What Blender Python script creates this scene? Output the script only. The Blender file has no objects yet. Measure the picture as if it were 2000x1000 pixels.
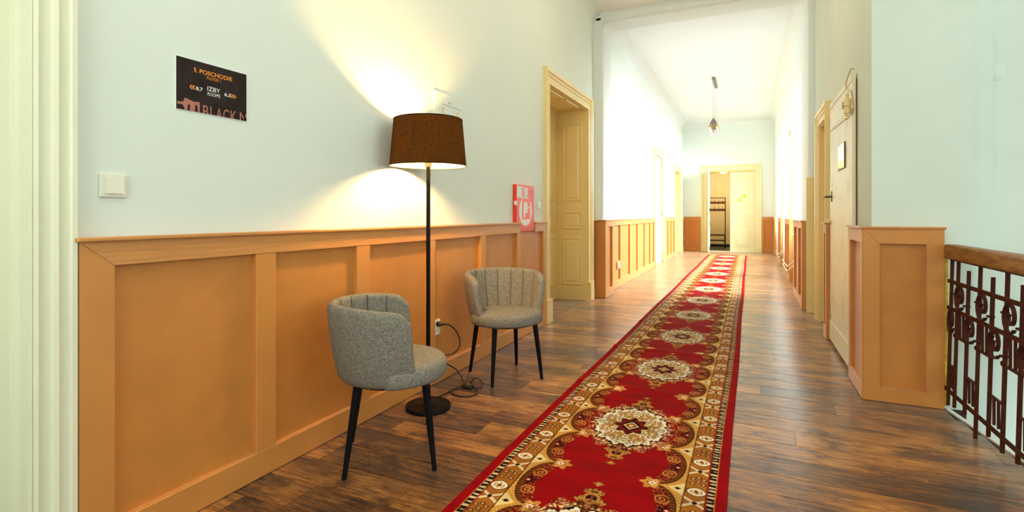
import bpy, bmesh, math, random
import numpy as np
from mathutils import Vector, Matrix

random.seed(7)
SC = bpy.context.scene
COL = SC.collection
PI = math.pi

# ------------------------------------------------------------------ camera
CAM_H = 1.15
cam = bpy.data.cameras.new('camera')
cam.sensor_width = 36.0
cam.lens = 1010.0 / 2000.0 * 36.0
cam.shift_y = -81.0 / 2000.0
cam.clip_start = 0.05
cam_o = bpy.data.objects.new('camera', cam)
COL.objects.link(cam_o)
cam_o.location = (0, 0, CAM_H)
cam_o.rotation_euler = (PI / 2, 0, math.atan(465 / 1010.0))
SC.camera = cam_o

# ------------------------------------------------------------------ world, lights, exposure
SC.view_settings.view_transform = 'Standard'
SC.view_settings.look = 'None'
SC.view_settings.gamma = 1.0
SC.view_settings.use_curve_mapping = False
SC.view_settings.exposure = 0.0
world = bpy.data.worlds.new('sky')
SC.world = world
world.use_nodes = True
bg = world.node_tree.nodes['Background']
bg.inputs[0].default_value = (0.86, 0.95, 1.0, 1)
bg.inputs[1].default_value = 3.0
try:
    SC.cycles.max_bounces = 10
    SC.cycles.diffuse_bounces = 6
    SC.cycles.glossy_bounces = 4
    SC.cycles.transparent_max_bounces = 8
    SC.cycles.caustics_reflective = False
    SC.cycles.caustics_refractive = False
    SC.cycles.sample_clamp_indirect = 6.0
except Exception:
    pass


def area_light(name, loc, rot, sx, sy, power, color):
    l = bpy.data.lights.new(name, 'AREA')
    l.shape = 'RECTANGLE'
    l.size, l.size_y = sx, sy
    l.energy = power
    l.color = color
    o = bpy.data.objects.new(name, l)
    COL.objects.link(o)
    o.location = loc
    o.rotation_euler = rot
    return o


DAY = (0.86, 0.965, 1.0)
# daylight outside the three corridor windows (light faces -X)
for yc, w in ((9.215, 1.2), (12.125, 1.3), (15.15, 1.5)):
    area_light('window_daylight', (1.62, yc, 2.5), (0, PI / 2 - 0.72, 0), 2.2, w, 470, DAY).data.spread = math.radians(125)
# daylight outside the tall stairwell window on the right
area_light('stairwell_daylight', (4.75, 1.2, 2.3), (0, PI / 2, 0), 3.2, 3.4, 42, (0.90, 1.0, 0.92))
# fill light outside the unseen hall window added behind the camera
area_light('hall_fill_light', (-0.4, -2.45, 2.2), (PI / 2, 0, 0), 2.4, 2.6, 72, (0.95, 1.0, 0.88))

# ------------------------------------------------------------------ materials


def srgb(r, g, b):
    def f(c):
        c /= 255.0
        return c / 12.92 if c <= 0.04045 else ((c + 0.055) / 1.055) ** 2.4
    return (f(r), f(g), f(b), 1.0)


class NT:
    def __init__(self, name):
        self.m = bpy.data.materials.new(name)
        self.m.use_nodes = True
        self.t = self.m.node_tree
        self.b = self.t.nodes['Principled BSDF']

    def n(self, kind, **kw):
        nd = self.t.nodes.new('ShaderNode' + kind)
        for k, v in kw.items():
            setattr(nd, k, v)
        return nd

    def l(self, a, b):
        self.t.links.new(a, b)

    def ramp(self, fac, stops):
        r = self.n('ValToRGB')
        e = r.color_ramp.elements
        e[0].position, e[0].color = stops[0]
        e[1].position, e[1].color = stops[-1]
        for p, c in stops[1:-1]:
            x = e.new(p)
            x.color = c
        self.l(fac, r.inputs[0])
        return r.outputs[0]

    def bump(self, h, strength, dist=0.01):
        bp = self.n('Bump')
        bp.inputs['Strength'].default_value = strength
        bp.inputs['Distance'].default_value = dist
        self.l(h, bp.inputs['Height'])
        self.l(bp.outputs[0], self.b.inputs['Normal'])

    def noise(self, scale, detail=4.0, rough=0.5, vec=None, w=None):
        nz = self.n('TexNoise')
        nz.inputs['Scale'].default_value = scale
        nz.inputs['Detail'].default_value = detail
        nz.inputs['Roughness'].default_value = rough
        if vec is not None:
            self.l(vec, nz.inputs['Vector'])
        return nz.outputs['Fac']

    def pos(self, scale=(1, 1, 1)):
        g = self.n('NewGeometry')
        mp = self.n('Mapping')
        mp.inputs['Scale'].default_value = scale
        self.l(g.outputs['Position'], mp.inputs['Vector'])
        return mp.outputs[0]


def paint(name, c, rough=0.5, var=0.06, scale=6.0, bump=0.0, bscale=60.0, spec=0.5, stretch=(1, 1, 1), coat=0.0, sheen=0.0):
    k = NT(name)
    p = k.pos(stretch)
    f = k.noise(scale, 5, 0.55, p)
    a = tuple(max(0, x * (1 - var)) for x in c[:3]) + (1,)
    b = tuple(min(1, x * (1 + var)) for x in c[:3]) + (1,)
    k.l(k.ramp(f, [(0.3, a), (0.7, b)]), k.b.inputs['Base Color'])
    k.b.inputs['Roughness'].default_value = rough
    k.b.inputs['Specular IOR Level'].default_value = spec
    if sheen:
        k.b.inputs['Sheen Weight'].default_value = sheen
        k.b.inputs['Sheen Roughness'].default_value = 0.35
    if coat:
        k.b.inputs['Coat Weight'].default_value = coat
        k.b.inputs['Coat Roughness'].default_value = 0.2
    if bump:
        k.bump(k.noise(bscale, 4, 0.6, p), bump, 0.004)
    return k.m


M = {}
M['plaster'] = paint('mint_white_plaster', (0.755, 0.825, 0.755), 0.75, 0.015, 1.4, 0.12, 14, 0.25)
M['far_plaster'] = paint('white_plaster', (0.79, 0.85, 0.845), 0.75, 0.012, 1.4, 0.1, 14, 0.25)
M['ceiling'] = paint('white_ceiling_paint', (0.87, 0.88, 0.83), 0.8, 0.012, 1.0, 0.05, 12, 0.2)
M['far_ceiling'] = paint('cool_white_ceiling_paint', (0.83, 0.88, 0.90), 0.8, 0.012, 1.0, 0.05, 12, 0.2)
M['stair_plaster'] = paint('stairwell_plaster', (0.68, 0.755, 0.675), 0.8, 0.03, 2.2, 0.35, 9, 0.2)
M['brown'] = paint('caramel_painted_board', srgb(202, 135, 62), 0.45, 0.05, 5, 0.12, 140, 0.5, (1, 1, 1), sheen=0.35)
M['brown_panel'] = paint('caramel_painted_panel', srgb(197, 128, 54), 0.5, 0.06, 9, 0.18, 220, 0.45, sheen=0.35)
M['brown_grain'] = paint('caramel_stained_rail', srgb(205, 140, 72), 0.42, 0.13, 4, 0.15, 30, 0.5, (14, 1.2, 30), sheen=0.35)
M['cream'] = paint('cream_gloss_paint', (0.84, 0.655, 0.29), 0.32, 0.03, 3, 0.05, 25, 0.5)
M['pale_lit_cream'] = paint('pale_lit_cream_gloss_paint', (0.80, 0.80, 0.60), 0.3, 0.03, 3, 0.05, 25, 0.5)  # cream paint lightened for daylight on the near casing; the threshold shares it
M['ivory'] = paint('ivory_door_paint', (0.80, 0.74, 0.46), 0.35, 0.03, 3, 0.04, 25, 0.5)
M['butter'] = paint('butter_door_paint', (0.74, 0.60, 0.30), 0.35, 0.03, 3, 0.04, 25, 0.5)
M['ochre'] = paint('ochre_wall_paint', (0.70, 0.545, 0.27), 0.7, 0.04, 2, 0.05, 12, 0.3)
M['black_metal'] = paint('black_powder_coat', (0.005, 0.005, 0.006), 0.4, 0.2, 40, 0, 400, 0.1)
M['black_plastic'] = paint('black_plastic', (0.01, 0.01, 0.01), 0.35, 0.1, 30, 0, 0, 0.5)
M['white_plastic'] = paint('white_plastic', (0.80, 0.80, 0.66), 0.35, 0.02, 10, 0, 0, 0.5)
M['dark_hole'] = paint('dark_socket_hole', (0.02, 0.02, 0.02), 0.6, 0.1, 10)
M['brass'] = paint('aged_brass', (0.62, 0.42, 0.14), 0.3, 0.15, 20, 0.05, 60)
M['brass'].node_tree.nodes['Principled BSDF'].inputs['Metallic'].default_value = 0.85
M['dark_brass'] = paint('dark_bronze', (0.16, 0.10, 0.05), 0.4, 0.2, 30)
M['dark_brass'].node_tree.nodes['Principled BSDF'].inputs['Metallic'].default_value = 0.7
M['steel'] = paint('dull_steel', (0.35, 0.33, 0.30), 0.35, 0.1, 30)
M['steel'].node_tree.nodes['Principled BSDF'].inputs['Metallic'].default_value = 0.9
M['iron'] = paint('red_brown_iron_paint', (0.058, 0.011, 0.004), 0.55, 0.25, 60, 0.2, 150, 0.12)
M['red'] = paint('fire_red_enamel', (0.85, 0.045, 0.014), 0.4, 0.04, 8, 0.02, 40, 0.5)
M['sign_white'] = paint('white_print', (0.85, 0.85, 0.82), 0.5, 0.02, 30)
M['label_white'] = paint('white_label_paper', (0.78, 0.80, 0.76), 0.6, 0.05, 60)
M['sign_black'] = paint('dark_printed_board', (0.020, 0.012, 0.010), 0.6, 0.5, 14, 0, 60, 0.2)
M['orange_print'] = paint('orange_print', (0.9, 0.28, 0.004), 0.5, 0.02, 30)
M['copper_print'] = paint('copper_print', (0.44, 0.16, 0.11), 0.45, 0.12, 50)
M['radiator'] = paint('white_radiator_enamel', (0.85, 0.86, 0.82), 0.3, 0.02, 10)
M['pipe'] = paint('cream_pipe_paint', (0.85, 0.82, 0.70), 0.3, 0.03, 10)
M['frame'] = paint('white_window_paint', (0.84, 0.86, 0.83), 0.35, 0.02, 10)
M['dark_floor'] = paint('dark_grey_floor', (0.055, 0.045, 0.04), 0.35, 0.15, 8, 0.05, 60)
M['joint'] = paint('dark_plank_joint', (0.03, 0.015, 0.008), 0.8, 0.2, 20)
M['rack_wood'] = paint('rustic_rack_wood', (0.12, 0.045, 0.015), 0.5, 0.3, 6, 0.1, 60, 0.4, (2, 10, 20))
M['tape'] = paint('yellowed_glue', (0.78, 0.62, 0.28), 0.6, 0.08, 20)
M['mirror'] = paint('small_wall_mirror', (0.9, 0.92, 0.92), 0.03, 0.0, 10)
M['mirror'].node_tree.nodes['Principled BSDF'].inputs['Metallic'].default_value = 1.0
M['pendant_grey'] = paint('grey_pendant_metal', (0.17, 0.155, 0.145), 0.5, 0.1, 20)
M['note'] = paint('yellow_green_sticker', (0.50, 0.95, 0.06), 0.6, 0.02, 20)
M['batten'] = paint('yellow_painted_edge', (0.55, 0.36, 0.03), 0.5, 0.3, 30, 0.2, 80)


def make_metal_door_paint():
    k = NT('battered_cream_steel_paint')
    p = k.pos()
    f = k.noise(5.5, 8, 0.65, p)
    base = k.ramp(f, [(0.28, (0.62, 0.50, 0.28, 1)), (0.42, (0.80, 0.73, 0.52, 1)), (0.7, (0.86, 0.80, 0.60, 1))])
    chip = k.noise(17, 6, 0.7, p)
    fac = k.ramp(chip, [(0.31, (1, 1, 1, 1)), (0.35, (0, 0, 0, 1))])
    mx = k.n('MixRGB')
    k.l(fac, mx.inputs[0])
    k.l(base, mx.inputs[1])
    mx.inputs[2].default_value = (0.40, 0.27, 0.12, 1)
    k.l(mx.outputs[0], k.b.inputs['Base Color'])
    k.b.inputs['Roughness'].default_value = 0.38
    k.bump(f, 0.4, 0.01)
    return k.m


M['steel_door'] = make_metal_door_paint()


def make_plank():
    k = NT('rustic_brown_plank')
    g = k.n('NewGeometry')
    oi = k.n('ObjectInfo')
    add = k.n('Math', operation='ADD')
    k.l(g.outputs['Random Per Island'], add.inputs[0])
    k.l(oi.outputs['Random'], add.inputs[1])
    rnd = k.n('Math', operation='FRACT')
    k.l(add.outputs[0], rnd.inputs[0])
    off = k.n('Math', operation='MULTIPLY')
    k.l(rnd.outputs[0], off.inputs[0])
    off.inputs[1].default_value = 37.0
    comb = k.n('CombineXYZ')
    k.l(off.outputs[0], comb.inputs[0])
    k.l(off.outputs[0], comb.inputs[2])
    va = k.n('VectorMath', operation='ADD')
    k.l(g.outputs['Position'], va.inputs[0])
    k.l(comb.outputs[0], va.inputs[1])

    def mapped(s):
        mp = k.n('Mapping')
        mp.inputs['Scale'].default_value = s
        k.l(va.outputs[0], mp.inputs['Vector'])
        return mp.outputs[0]
    blot = k.noise(2.6, 5, 0.6, mapped((0.8, 2.2, 1)))
    grain = k.noise(7.0, 7, 0.65, mapped((0.7, 9, 1)))
    fine = k.noise(26.0, 5, 0.7, mapped((0.6, 11, 1)))
    saw = k.noise(46.0, 2, 0.5, mapped((3.2, 0.35, 1)))
    m1 = k.n('MixRGB')
    m1.inputs[0].default_value = 0.5
    k.l(blot, m1.inputs[1])
    k.l(grain, m1.inputs[2])
    m2 = k.n('MixRGB')
    m2.inputs[0].default_value = 0.28
    k.l(m1.outputs[0], m2.inputs[1])
    k.l(fine, m2.inputs[2])
    sh = k.n('MapRange')
    k.l(rnd.outputs[0], sh.inputs[0])
    sh.inputs[3].default_value = -0.06
    sh.inputs[4].default_value = 0.055
    a2 = k.n('Math', operation='ADD')
    k.l(m2.outputs[0], a2.inputs[0])
    k.l(sh.outputs[0], a2.inputs[1])
    colr = k.ramp(a2.outputs[0], [(0.36, (0.010, 0.003, 0.0008, 1)), (0.44, (0.075, 0.022, 0.0035, 1)),
                                  (0.51, (0.25, 0.085, 0.012, 1)), (0.61, (0.52, 0.22, 0.040, 1))])
    sf = k.ramp(saw, [(0.60, (1, 1, 1, 1)), (0.72, (0.72, 0.68, 0.64, 1))])
    mul = k.n('MixRGB', blend_type='MULTIPLY')
    mul.inputs[0].default_value = 0.6
    k.l(colr, mul.inputs[1])
    k.l(sf, mul.inputs[2])
    stain = k.n('MixRGB', blend_type='MULTIPLY')
    stain.inputs[0].default_value = 1.0
    k.l(mul.outputs[0], stain.inputs[1])
    k.l(k.ramp(k.noise(4.5, 6, 0.68, mapped((1.0, 1.7, 1))), [(0.36, (0.22, 0.17, 0.14, 1)), (0.47, (0.86, 0.84, 0.82, 1)), (0.60, (1, 1, 1, 1))]), stain.inputs[2])
    k.l(stain.outputs[0], k.b.inputs['Base Color'])
    rr = k.n('MapRange')
    k.l(grain, rr.inputs[0])
    rr.inputs[3].default_value = 0.20
    rr.inputs[4].default_value = 0.30
    k.l(rr.outputs[0], k.b.inputs['Roughness'])
    k.b.inputs['Specular IOR Level'].default_value = 0.5
    k.b.inputs['Sheen Weight'].default_value = 0.45
    k.b.inputs['Sheen Roughness'].default_value = 0.35
    k.b.inputs['Sheen Tint'].default_value = (1.0, 0.86, 0.70, 1)
    k.bump(grain, 0.06, 0.002)
    return k.m


M['plank'] = make_plank()


def make_fabric():
    k = NT('grey_melange_weave')
    tc = k.n('TexCoord')
    o = tc.outputs['Object']
    a = k.noise(330, 3, 0.7, o)
    b = k.noise(60, 3, 0.6, o)
    m1 = k.n('MixRGB')
    m1.inputs[0].default_value = 0.12
    k.l(a, m1.inputs[1])
    k.l(b, m1.inputs[2])
    c = k.ramp(m1.outputs[0], [(0.36, (0.075, 0.066, 0.052, 1)), (0.5, (0.20, 0.182, 0.148, 1)), (0.64, (0.44, 0.41, 0.34, 1))])
    k.l(c, k.b.inputs['Base Color'])
    k.b.inputs['Roughness'].default_value = 0.95
    k.b.inputs['Specular IOR Level'].default_value = 0.1
    k.bump(a, 0.5, 0.003)
    return k.m


M['fabric'] = make_fabric()
M['seam'] = paint('dark_grey_seam_thread', (0.055, 0.05, 0.042), 0.9, 0.1, 80)


def make_shade():
    k = NT('brown_linen_shade')
    tc = k.n('TexCoord')
    mp = k.n('Mapping')
    mp.inputs['Scale'].default_value = (1.3, 1.3, 4.5)
    k.l(tc.outputs['Object'], mp.inputs['Vector'])
    a = k.noise(90, 3, 0.7, mp.outputs[0])
    c = k.ramp(a, [(0.35, (0.030, 0.014, 0.006, 1)), (0.65, (0.10, 0.048, 0.020, 1))])
    c2 = k.ramp(a, [(0.35, (0.30, 0.245, 0.075, 1)), (0.65, (1.0, 0.90, 0.40, 1))])
    d = k.n('BsdfDiffuse')
    t = k.n('BsdfTranslucent')
    k.l(c, d.inputs[0])
    k.l(c2, t.inputs[0])
    # the weave closes up toward grazing directions, as linen does
    lw = k.n('LayerWeight')
    lw.inputs['Blend'].default_value = 0.5
    mr = k.n('MapRange')
    k.l(lw.outputs['Facing'], mr.inputs[0])
    mr.inputs[3].default_value = 0.60
    mr.inputs[4].default_value = 0.10
    mx = k.n('MixShader')
    k.l(mr.outputs[0], mx.inputs[0])
    k.l(d.outputs[0], mx.inputs[1])
    k.l(t.outputs[0], mx.inputs[2])
    k.l(mx.outputs[0], k.t.nodes['Material Output'].inputs[0])
    return k.m


M['shade'] = make_shade()


def make_lining():
    k = NT('gold_shade_lining')
    d = k.n('BsdfDiffuse')
    d.inputs[0].default_value = (0.82, 0.62, 0.27, 1)
    t = k.n('BsdfTranslucent')
    t.inputs[0].default_value = (0.8, 0.6, 0.3, 1)
    mx = k.n('MixShader')
    mx.inputs[0].default_value = 0.35
    k.l(d.outputs[0], mx.inputs[1])
    k.l(t.outputs[0], mx.inputs[2])
    k.l(mx.outputs[0], k.t.nodes['Material Output'].inputs[0])
    return k.m


M['lining'] = make_lining()


def emis(name, c, s):
    k = NT(name)
    k.b.inputs['Base Color'].default_value = (0.8, 0.8, 0.8, 1)
    k.b.inputs['Emission Color'].default_value = c
    k.b.inputs['Emission Strength'].default_value = s
    return k.m


M['bulb'] = emis('lit_warm_bulb', (1.0, 0.60, 0.215, 1), 1450.0)
M['dome'] = emis('lit_ceiling_dome', (1.0, 0.87, 0.64, 1), 125.0)
M['pale_bulb'] = emis('pendant_bulb', (1.0, 0.88, 0.66, 1), 1.2)


def make_glass():
    k = NT('window_glass')
    tr = k.n('BsdfTransparent')
    gl = k.n('BsdfGlossy')
    gl.inputs['Roughness'].default_value = 0.02
    mx = k.n('MixShader')
    mx.inputs[0].default_value = 0.08
    k.l(tr.outputs[0], mx.inputs[1])
    k.l(gl.outputs[0], mx.inputs[2])
    k.l(mx.outputs[0], k.t.nodes['Material Output'].inputs[0])
    return k.m


M['glass'] = make_glass()


def make_handrail():
    k = NT('worn_varnished_handrail')
    p = k.pos((9, 1.0, 9))
    f = k.noise(5, 7, 0.65, p)
    b = k.noise(14, 4, 0.6, k.pos((3, 1, 3)))
    mx = k.n('MixRGB')
    mx.inputs[0].default_value = 0.4
    k.l(f, mx.inputs[1])
    k.l(b, mx.inputs[2])
    k.l(k.ramp(mx.outputs[0], [(0.33, (0.05, 0.018, 0.005, 1)), (0.45, (0.25, 0.10, 0.025, 1)), (0.65, (0.42, 0.20, 0.06, 1))]),
        k.b.inputs['Base Color'])
    k.b.inputs['Roughness'].default_value = 0.45
    k.b.inputs['Specular IOR Level'].default_value = 0.3
    k.bump(f, 0.3, 0.005)
    return k.m


M['handrail'] = make_handrail()


def make_rug():
    k = NT('woven_runner_pile')
    at = k.n('Attribute')
    at.attribute_name = 'pattern'
    pn = k.noise(420, 2, 0.5, k.pos())
    mul = k.n('MixRGB', blend_type='MULTIPLY')
    mul.inputs[0].default_value = 0.55
    k.l(at.outputs['Color'], mul.inputs[1])
    k.l(k.ramp(pn, [(0.3, (0.6, 0.6, 0.6, 1)), (0.7, (1, 1, 1, 1))]), mul.inputs[2])
    wear = k.n('MixRGB', blend_type='MULTIPLY')
    wear.inputs[0].default_value = 1.0
    k.l(mul.outputs[0], wear.inputs[1])
    k.l(k.ramp(k.noise(3.0, 5, 0.6, k.pos((1.0, 3.0, 1.0))), [(0.32, (0.70, 0.70, 0.70, 1)), (0.66, (1, 1, 1, 1))]), wear.inputs[2])
    mul = wear
    k.l(mul.outputs[0], k.b.inputs['Base Color'])
    k.b.inputs['Roughness'].default_value = 0.85
    k.b.inputs['Specular IOR Level'].default_value = 0.06
    k.bump(pn, 0.25, 0.002)
    return k.m


M['rug'] = make_rug()

# ------------------------------------------------------------------ mesh helpers


def tag(o, label=None, cat=None, group=None, kind=None):
    if label:
        o['label'] = label
    if cat:
        o['category'] = cat
    if group:
        o['group'] = group
    if kind:
        o['kind'] = kind
    return o


def empty(name, loc, label, cat, group=None, kind=None):
    o = bpy.data.objects.new(name, None)
    COL.objects.link(o)
    o.location = loc
    o.empty_display_size = 0.1
    return tag(o, label, cat, group, kind)


def origin_of(o):
    v = Vector((0, 0, 0))
    while o is not None:
        v += o.location
        o = o.parent
    return v


class MB:
    def __init__(self):
        self.bm = bmesh.new()

    def box(self, x0, x1, y0, y1, z0, z1, bev=0.0, seg=1):
        if x0 > x1: x0, x1 = x1, x0
        if y0 > y1: y0, y1 = y1, y0
        if z0 > z1: z0, z1 = z1, z0
        b = bmesh.new()
        v = [b.verts.new(p) for p in ((x0, y0, z0), (x1, y0, z0), (x1, y1, z0), (x0, y1, z0),
                                      (x0, y0, z1), (x1, y0, z1), (x1, y1, z1), (x0, y1, z1))]
        for f in ((0, 3, 2, 1), (4, 5, 6, 7), (0, 1, 5, 4), (1, 2, 6, 5), (2, 3, 7, 6), (3, 0, 4, 7)):
            b.faces.new([v[i] for i in f])
        if bev:
            bmesh.ops.bevel(b, geom=list(b.edges), offset=bev, segments=seg, affect='EDGES', profile=0.5)
        self.merge(b)
        return self

    def merge(self, b):
        vm = {v: self.bm.verts.new(v.co) for v in b.verts}
        for f in b.faces:
            self.bm.faces.new([vm[v] for v in f.verts])
        b.free()

    def prism(self, pts, axis, lo, hi):
        def P(a, b, c):
            return {'x': (c, a, b), 'y': (a, c, b), 'z': (a, b, c)}[axis]
        v0 = [self.bm.verts.new(P(a, b, lo)) for a, b in pts]
        v1 = [self.bm.verts.new(P(a, b, hi)) for a, b in pts]
        n = len(pts)
        self.bm.faces.new(v0)
        self.bm.faces.new(v1[::-1])
        for i in range(n):
            self.bm.faces.new((v0[i], v1[i], v1[(i + 1) % n], v0[(i + 1) % n]))
        return self

    def rings(self, rings, closed=True, cap=True, loop=False):
        vs = [[self.bm.verts.new(p) for p in r] for r in rings]
        n = len(rings[0])
        m = len(vs)
        for i in range(m if loop else m - 1):
            a, b = vs[i], vs[(i + 1) % m]
            for j in range(n if closed else n - 1):
                q = (a[j], a[(j + 1) % n], b[(j + 1) % n], b[j])
                self.bm.faces.new(q)
        if cap and not loop:
            self.bm.faces.new(vs[0][::-1])
            self.bm.faces.new(vs[-1])
        return self

    def tube(self, pts, r, seg=8, cap=True):
        pts = [Vector(p) for p in pts]
        n = len(pts)
        rs = r if isinstance(r, (list, tuple)) else [r] * n
        rings = []
        up = None
        for i, p in enumerate(pts):
            d = (pts[min(i + 1, n - 1)] - pts[max(i - 1, 0)]).normalized()
            if up is None:
                up = Vector((0, 0, 1)) if abs(d.z) < 0.9 else Vector((1, 0, 0))
            s = d.cross(up)
            if s.length < 1e-5:
                s = d.cross(Vector((0.3, 1, 0.2)))
            s.normalize()
            up = s.cross(d).normalized()
            rings.append([p + (s * math.cos(t) + up * math.sin(t)) * rs[i] for t in [2 * PI * k / seg for k in range(seg)]])
        return self.rings(rings, True, cap)

    def lathe(self, prof, cx, cy, seg=32, cap=True):
        rings = [[(cx + r * math.cos(2 * PI * k / seg), cy + r * math.sin(2 * PI * k / seg), z) for k in range(seg)] for r, z in prof]
        return self.rings(rings, True, cap)

    def build(self, name, mat, parent=None, smooth=False, angle=None, kind=None, label=None):
        bmesh.ops.recalc_face_normals(self.bm, faces=list(self.bm.faces))
        me = bpy.data.meshes.new(name)
        if parent is not None:
            bmesh.ops.translate(self.bm, verts=list(self.bm.verts), vec=-origin_of(parent))
        self.bm.to_mesh(me)
        self.bm.free()
        if isinstance(mat, (list, tuple)):
            for m in mat:
                me.materials.append(m)
        else:
            me.materials.append(mat)
        if smooth:
            for p in me.polygons:
                p.use_smooth = True
            if angle:
                try:
                    me.set_sharp_from_angle(angle=math.radians(angle))
                except Exception:
                    pass
        o = bpy.data.objects.new(name, me)
        COL.objects.link(o)
        if parent is not None:
            o.parent = parent
        if kind:
            o['kind'] = kind
        if label:
            o['label'] = label
        return o


def smooth_path(pts, n=6):
    """Catmull-Rom through the points."""
    P = [Vector(p) for p in pts]
    out = []
    for i in range(len(P) - 1):
        p0, p1, p2, p3 = P[max(i - 1, 0)], P[i], P[i + 1], P[min(i + 2, len(P) - 1)]
        for k in range(n):
            t = k / n
            out.append(0.5 * ((2 * p1) + (-p0 + p2) * t + (2 * p0 - 5 * p1 + 4 * p2 - p3) * t * t + (-p0 + 3 * p1 - 3 * p2 + p3) * t ** 3))
    out.append(P[-1])
    return out


# wall maps: (a along the wall, p proud of it, z) -> world
def map_left(X):
    return lambda a, p, z: (X + p, a, z)


def map_right(X):
    return lambda a, p, z: (X - p, a, z)


def map_front(Y):                       # a wall that faces the camera (-Y)
    return lambda a, p, z: (a, Y - p, z)


def mbox(mb, m, a0, a1, p0, p1, z0, z1, bev=0.0):
    u, v = m(a0, p0, z0), m(a1, p1, z1)
    return mb.box(u[0], v[0], u[1], v[1], u[2], v[2], bev)


def mpoly(mb, m, pts, p0, p1):
    """a polygon in (a, z) with thickness p0..p1"""
    v0 = [mb.bm.verts.new(m(a, p0, z)) for a, z in pts]
    v1 = [mb.bm.verts.new(m(a, p1, z)) for a, z in pts]
    n = len(pts)
    mb.bm.faces.new(v0)
    mb.bm.faces.new(v1[::-1])
    for i in range(n):
        mb.bm.faces.new((v0[i], v1[i], v1[(i + 1) % n], v0[(i + 1) % n]))
    return mb


def rect_loft(mb, m, a0, a1, z0, z1, steps):
    """steps of (inset, proud): a moulded panel"""
    rings = []
    for ins, p in steps:
        rings.append([m(a0 + ins, p, z0 + ins), m(a1 - ins, p, z0 + ins), m(a1 - ins, p, z1 - ins), m(a0 + ins, p, z1 - ins)])
    mb.rings(rings, True, True)
    return mb


PANEL = [(0, 0), (0.004, 0.010), (0.016, 0.014), (0.026, 0.004), (0.040, 0.003), (0.062, 0.010)]


def casing(m, a0, a1, zt, prof, parent, mat, name='casing', plinth=0.0):
    mb = MB()
    paths = []
    for w, p in prof:
        paths.append([m(a0 - w, p, 0), m(a0 - w, p, zt + w), m(a1 + w, p, zt + w), m(a1 + w, p, 0)])
    vs = [[mb.bm.verts.new(q) for q in r] for r in paths]
    for i in range(len(vs) - 1):
        for j in range(3):
            mb.bm.faces.new((vs[i][j], vs[i][j + 1], vs[i + 1][j + 1], vs[i + 1][j]))
    o = mb.build(name, mat, parent)
    if plinth:
        W = prof[-1][0]
        mp = max(p for _, p in prof)
        for s in (0, 1):
            b = MB()
            if s == 0:
                mbox(b, m, a0 - W - 0.004, a0 + 0.002, 0, mp + 0.008, 0, plinth, 0.004)
            else:
                mbox(b, m, a1 - 0.002, a1 + W + 0.004, 0, mp + 0.008, 0, plinth, 0.004)
            b.build('plinth_block', mat, parent)
    return o


PROF = [(0.0, 0.0), (0.0, 0.022), (0.012, 0.026), (0.018, 0.020), (0.075, 0.020), (0.082, 0.030), (0.094, 0.034), (0.104, 0.026),
        (0.112, 0.026), (0.120, 0.040), (0.140, 0.046), (0.152, 0.046), (0.156, 0.040), (0.156, 0.0)]


def scaled(prof, sw, sp=1.0):
    return [(w * sw, p * sp) for w, p in prof]


def wainscot(name, label, m, a0, a1, openings, h=1.062, top=0.082, base=0.118, mitre=(False, False), notch=None,
             ends=0.0, p_panel=0.010, p_frame=0.038, ledge=0.058, grain=False):
    base_loc = m((a0 + a1) / 2, 0.0, 0.0)
    root = empty(name, base_loc, label, 'wainscot', None, 'structure')
    zt = h - top
    g = 0.0012
    for o0, o1 in openings:
        b = MB()
        mbox(b, m, o0 - 0.01, o1 + 0.01, 0.0, p_panel, base - 0.01, zt + 0.01)
        b.build('panel', M['brown_panel'], root)
    edges = [a0] + [v for o in openings for v in o] + [a1]
    for i in range(0, len(edges), 2):
        e0, e1 = edges[i], edges[i + 1]
        if e1 - e0 < 0.003:
            continue
        b = MB()
        if mitre[0] and i == 0:
            k = (e1 - e0)
            mpoly(b, m, [(e0, 0), (e1, base if mitre[1] else 0), (e1, zt - g), (e0, h - g)] if mitre[1] else
                  [(e0, 0.0), (e1, 0.0), (e1, zt - g), (e0, h - g)], 0, p_frame)
        elif mitre[1] and i == len(edges) - 2:
            mpoly(b, m, [(e0, base), (e1, 0), (e1, h - g), (e0, zt - g)], 0, p_frame)
        else:
            mbox(b, m, e0, e1, 0, p_frame, base, zt, 0.0025)
        b.build('stile', M['brown'], root)
    t0, t1 = edges[1], edges[-2]
    rg = M['brown_grain'] if grain else M['brown']
    # top rail
    segs = [(a0, a1)] if not notch else [(a0, notch[0]), (notch[1], a1)]
    for q, (s0, s1) in enumerate(segs):
        b = MB()
        lo0 = t0 if (mitre[0] and q == 0) else s0
        lo1 = t1 if (mitre[1] and q == len(segs) - 1) else s1
        mpoly(b, m, [(lo0, zt), (lo1, zt), (s1, h), (s0, h)], 0, p_frame + 0.0015)
        b.build('top_rail', rg, root)
        b = MB()
        mbox(b, m, s0 - (0.012 if q == 0 else 0), s1 + ends, 0, ledge, h, h + 0.014, 0.003)
        b.build('ledge', rg, root)
    b = MB()
    if mitre[0] and mitre[1]:
        mpoly(b, m, [(a0, 0.004), (a1, 0.004), (t1, base - g), (t0, base - g)], 0, p_frame + 0.001)
    else:
        mbox(b, m, (t0 if mitre[0] else a0), a1, 0, p_frame + 0.001, 0.004, base, 0.0025)
    b.build('bottom_rail', M['brown'], root)
    return root


def panel_set(parent, m, specs, mat, shift=0.0, steps=PANEL):
    for a0, a1, z0, z1 in specs:
        b = MB()
        rect_loft(b, (lambda a, p, z: m(a, p + shift, z)), a0, a1, z0, z1, steps)
        b.build('panel', mat, parent)


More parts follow.
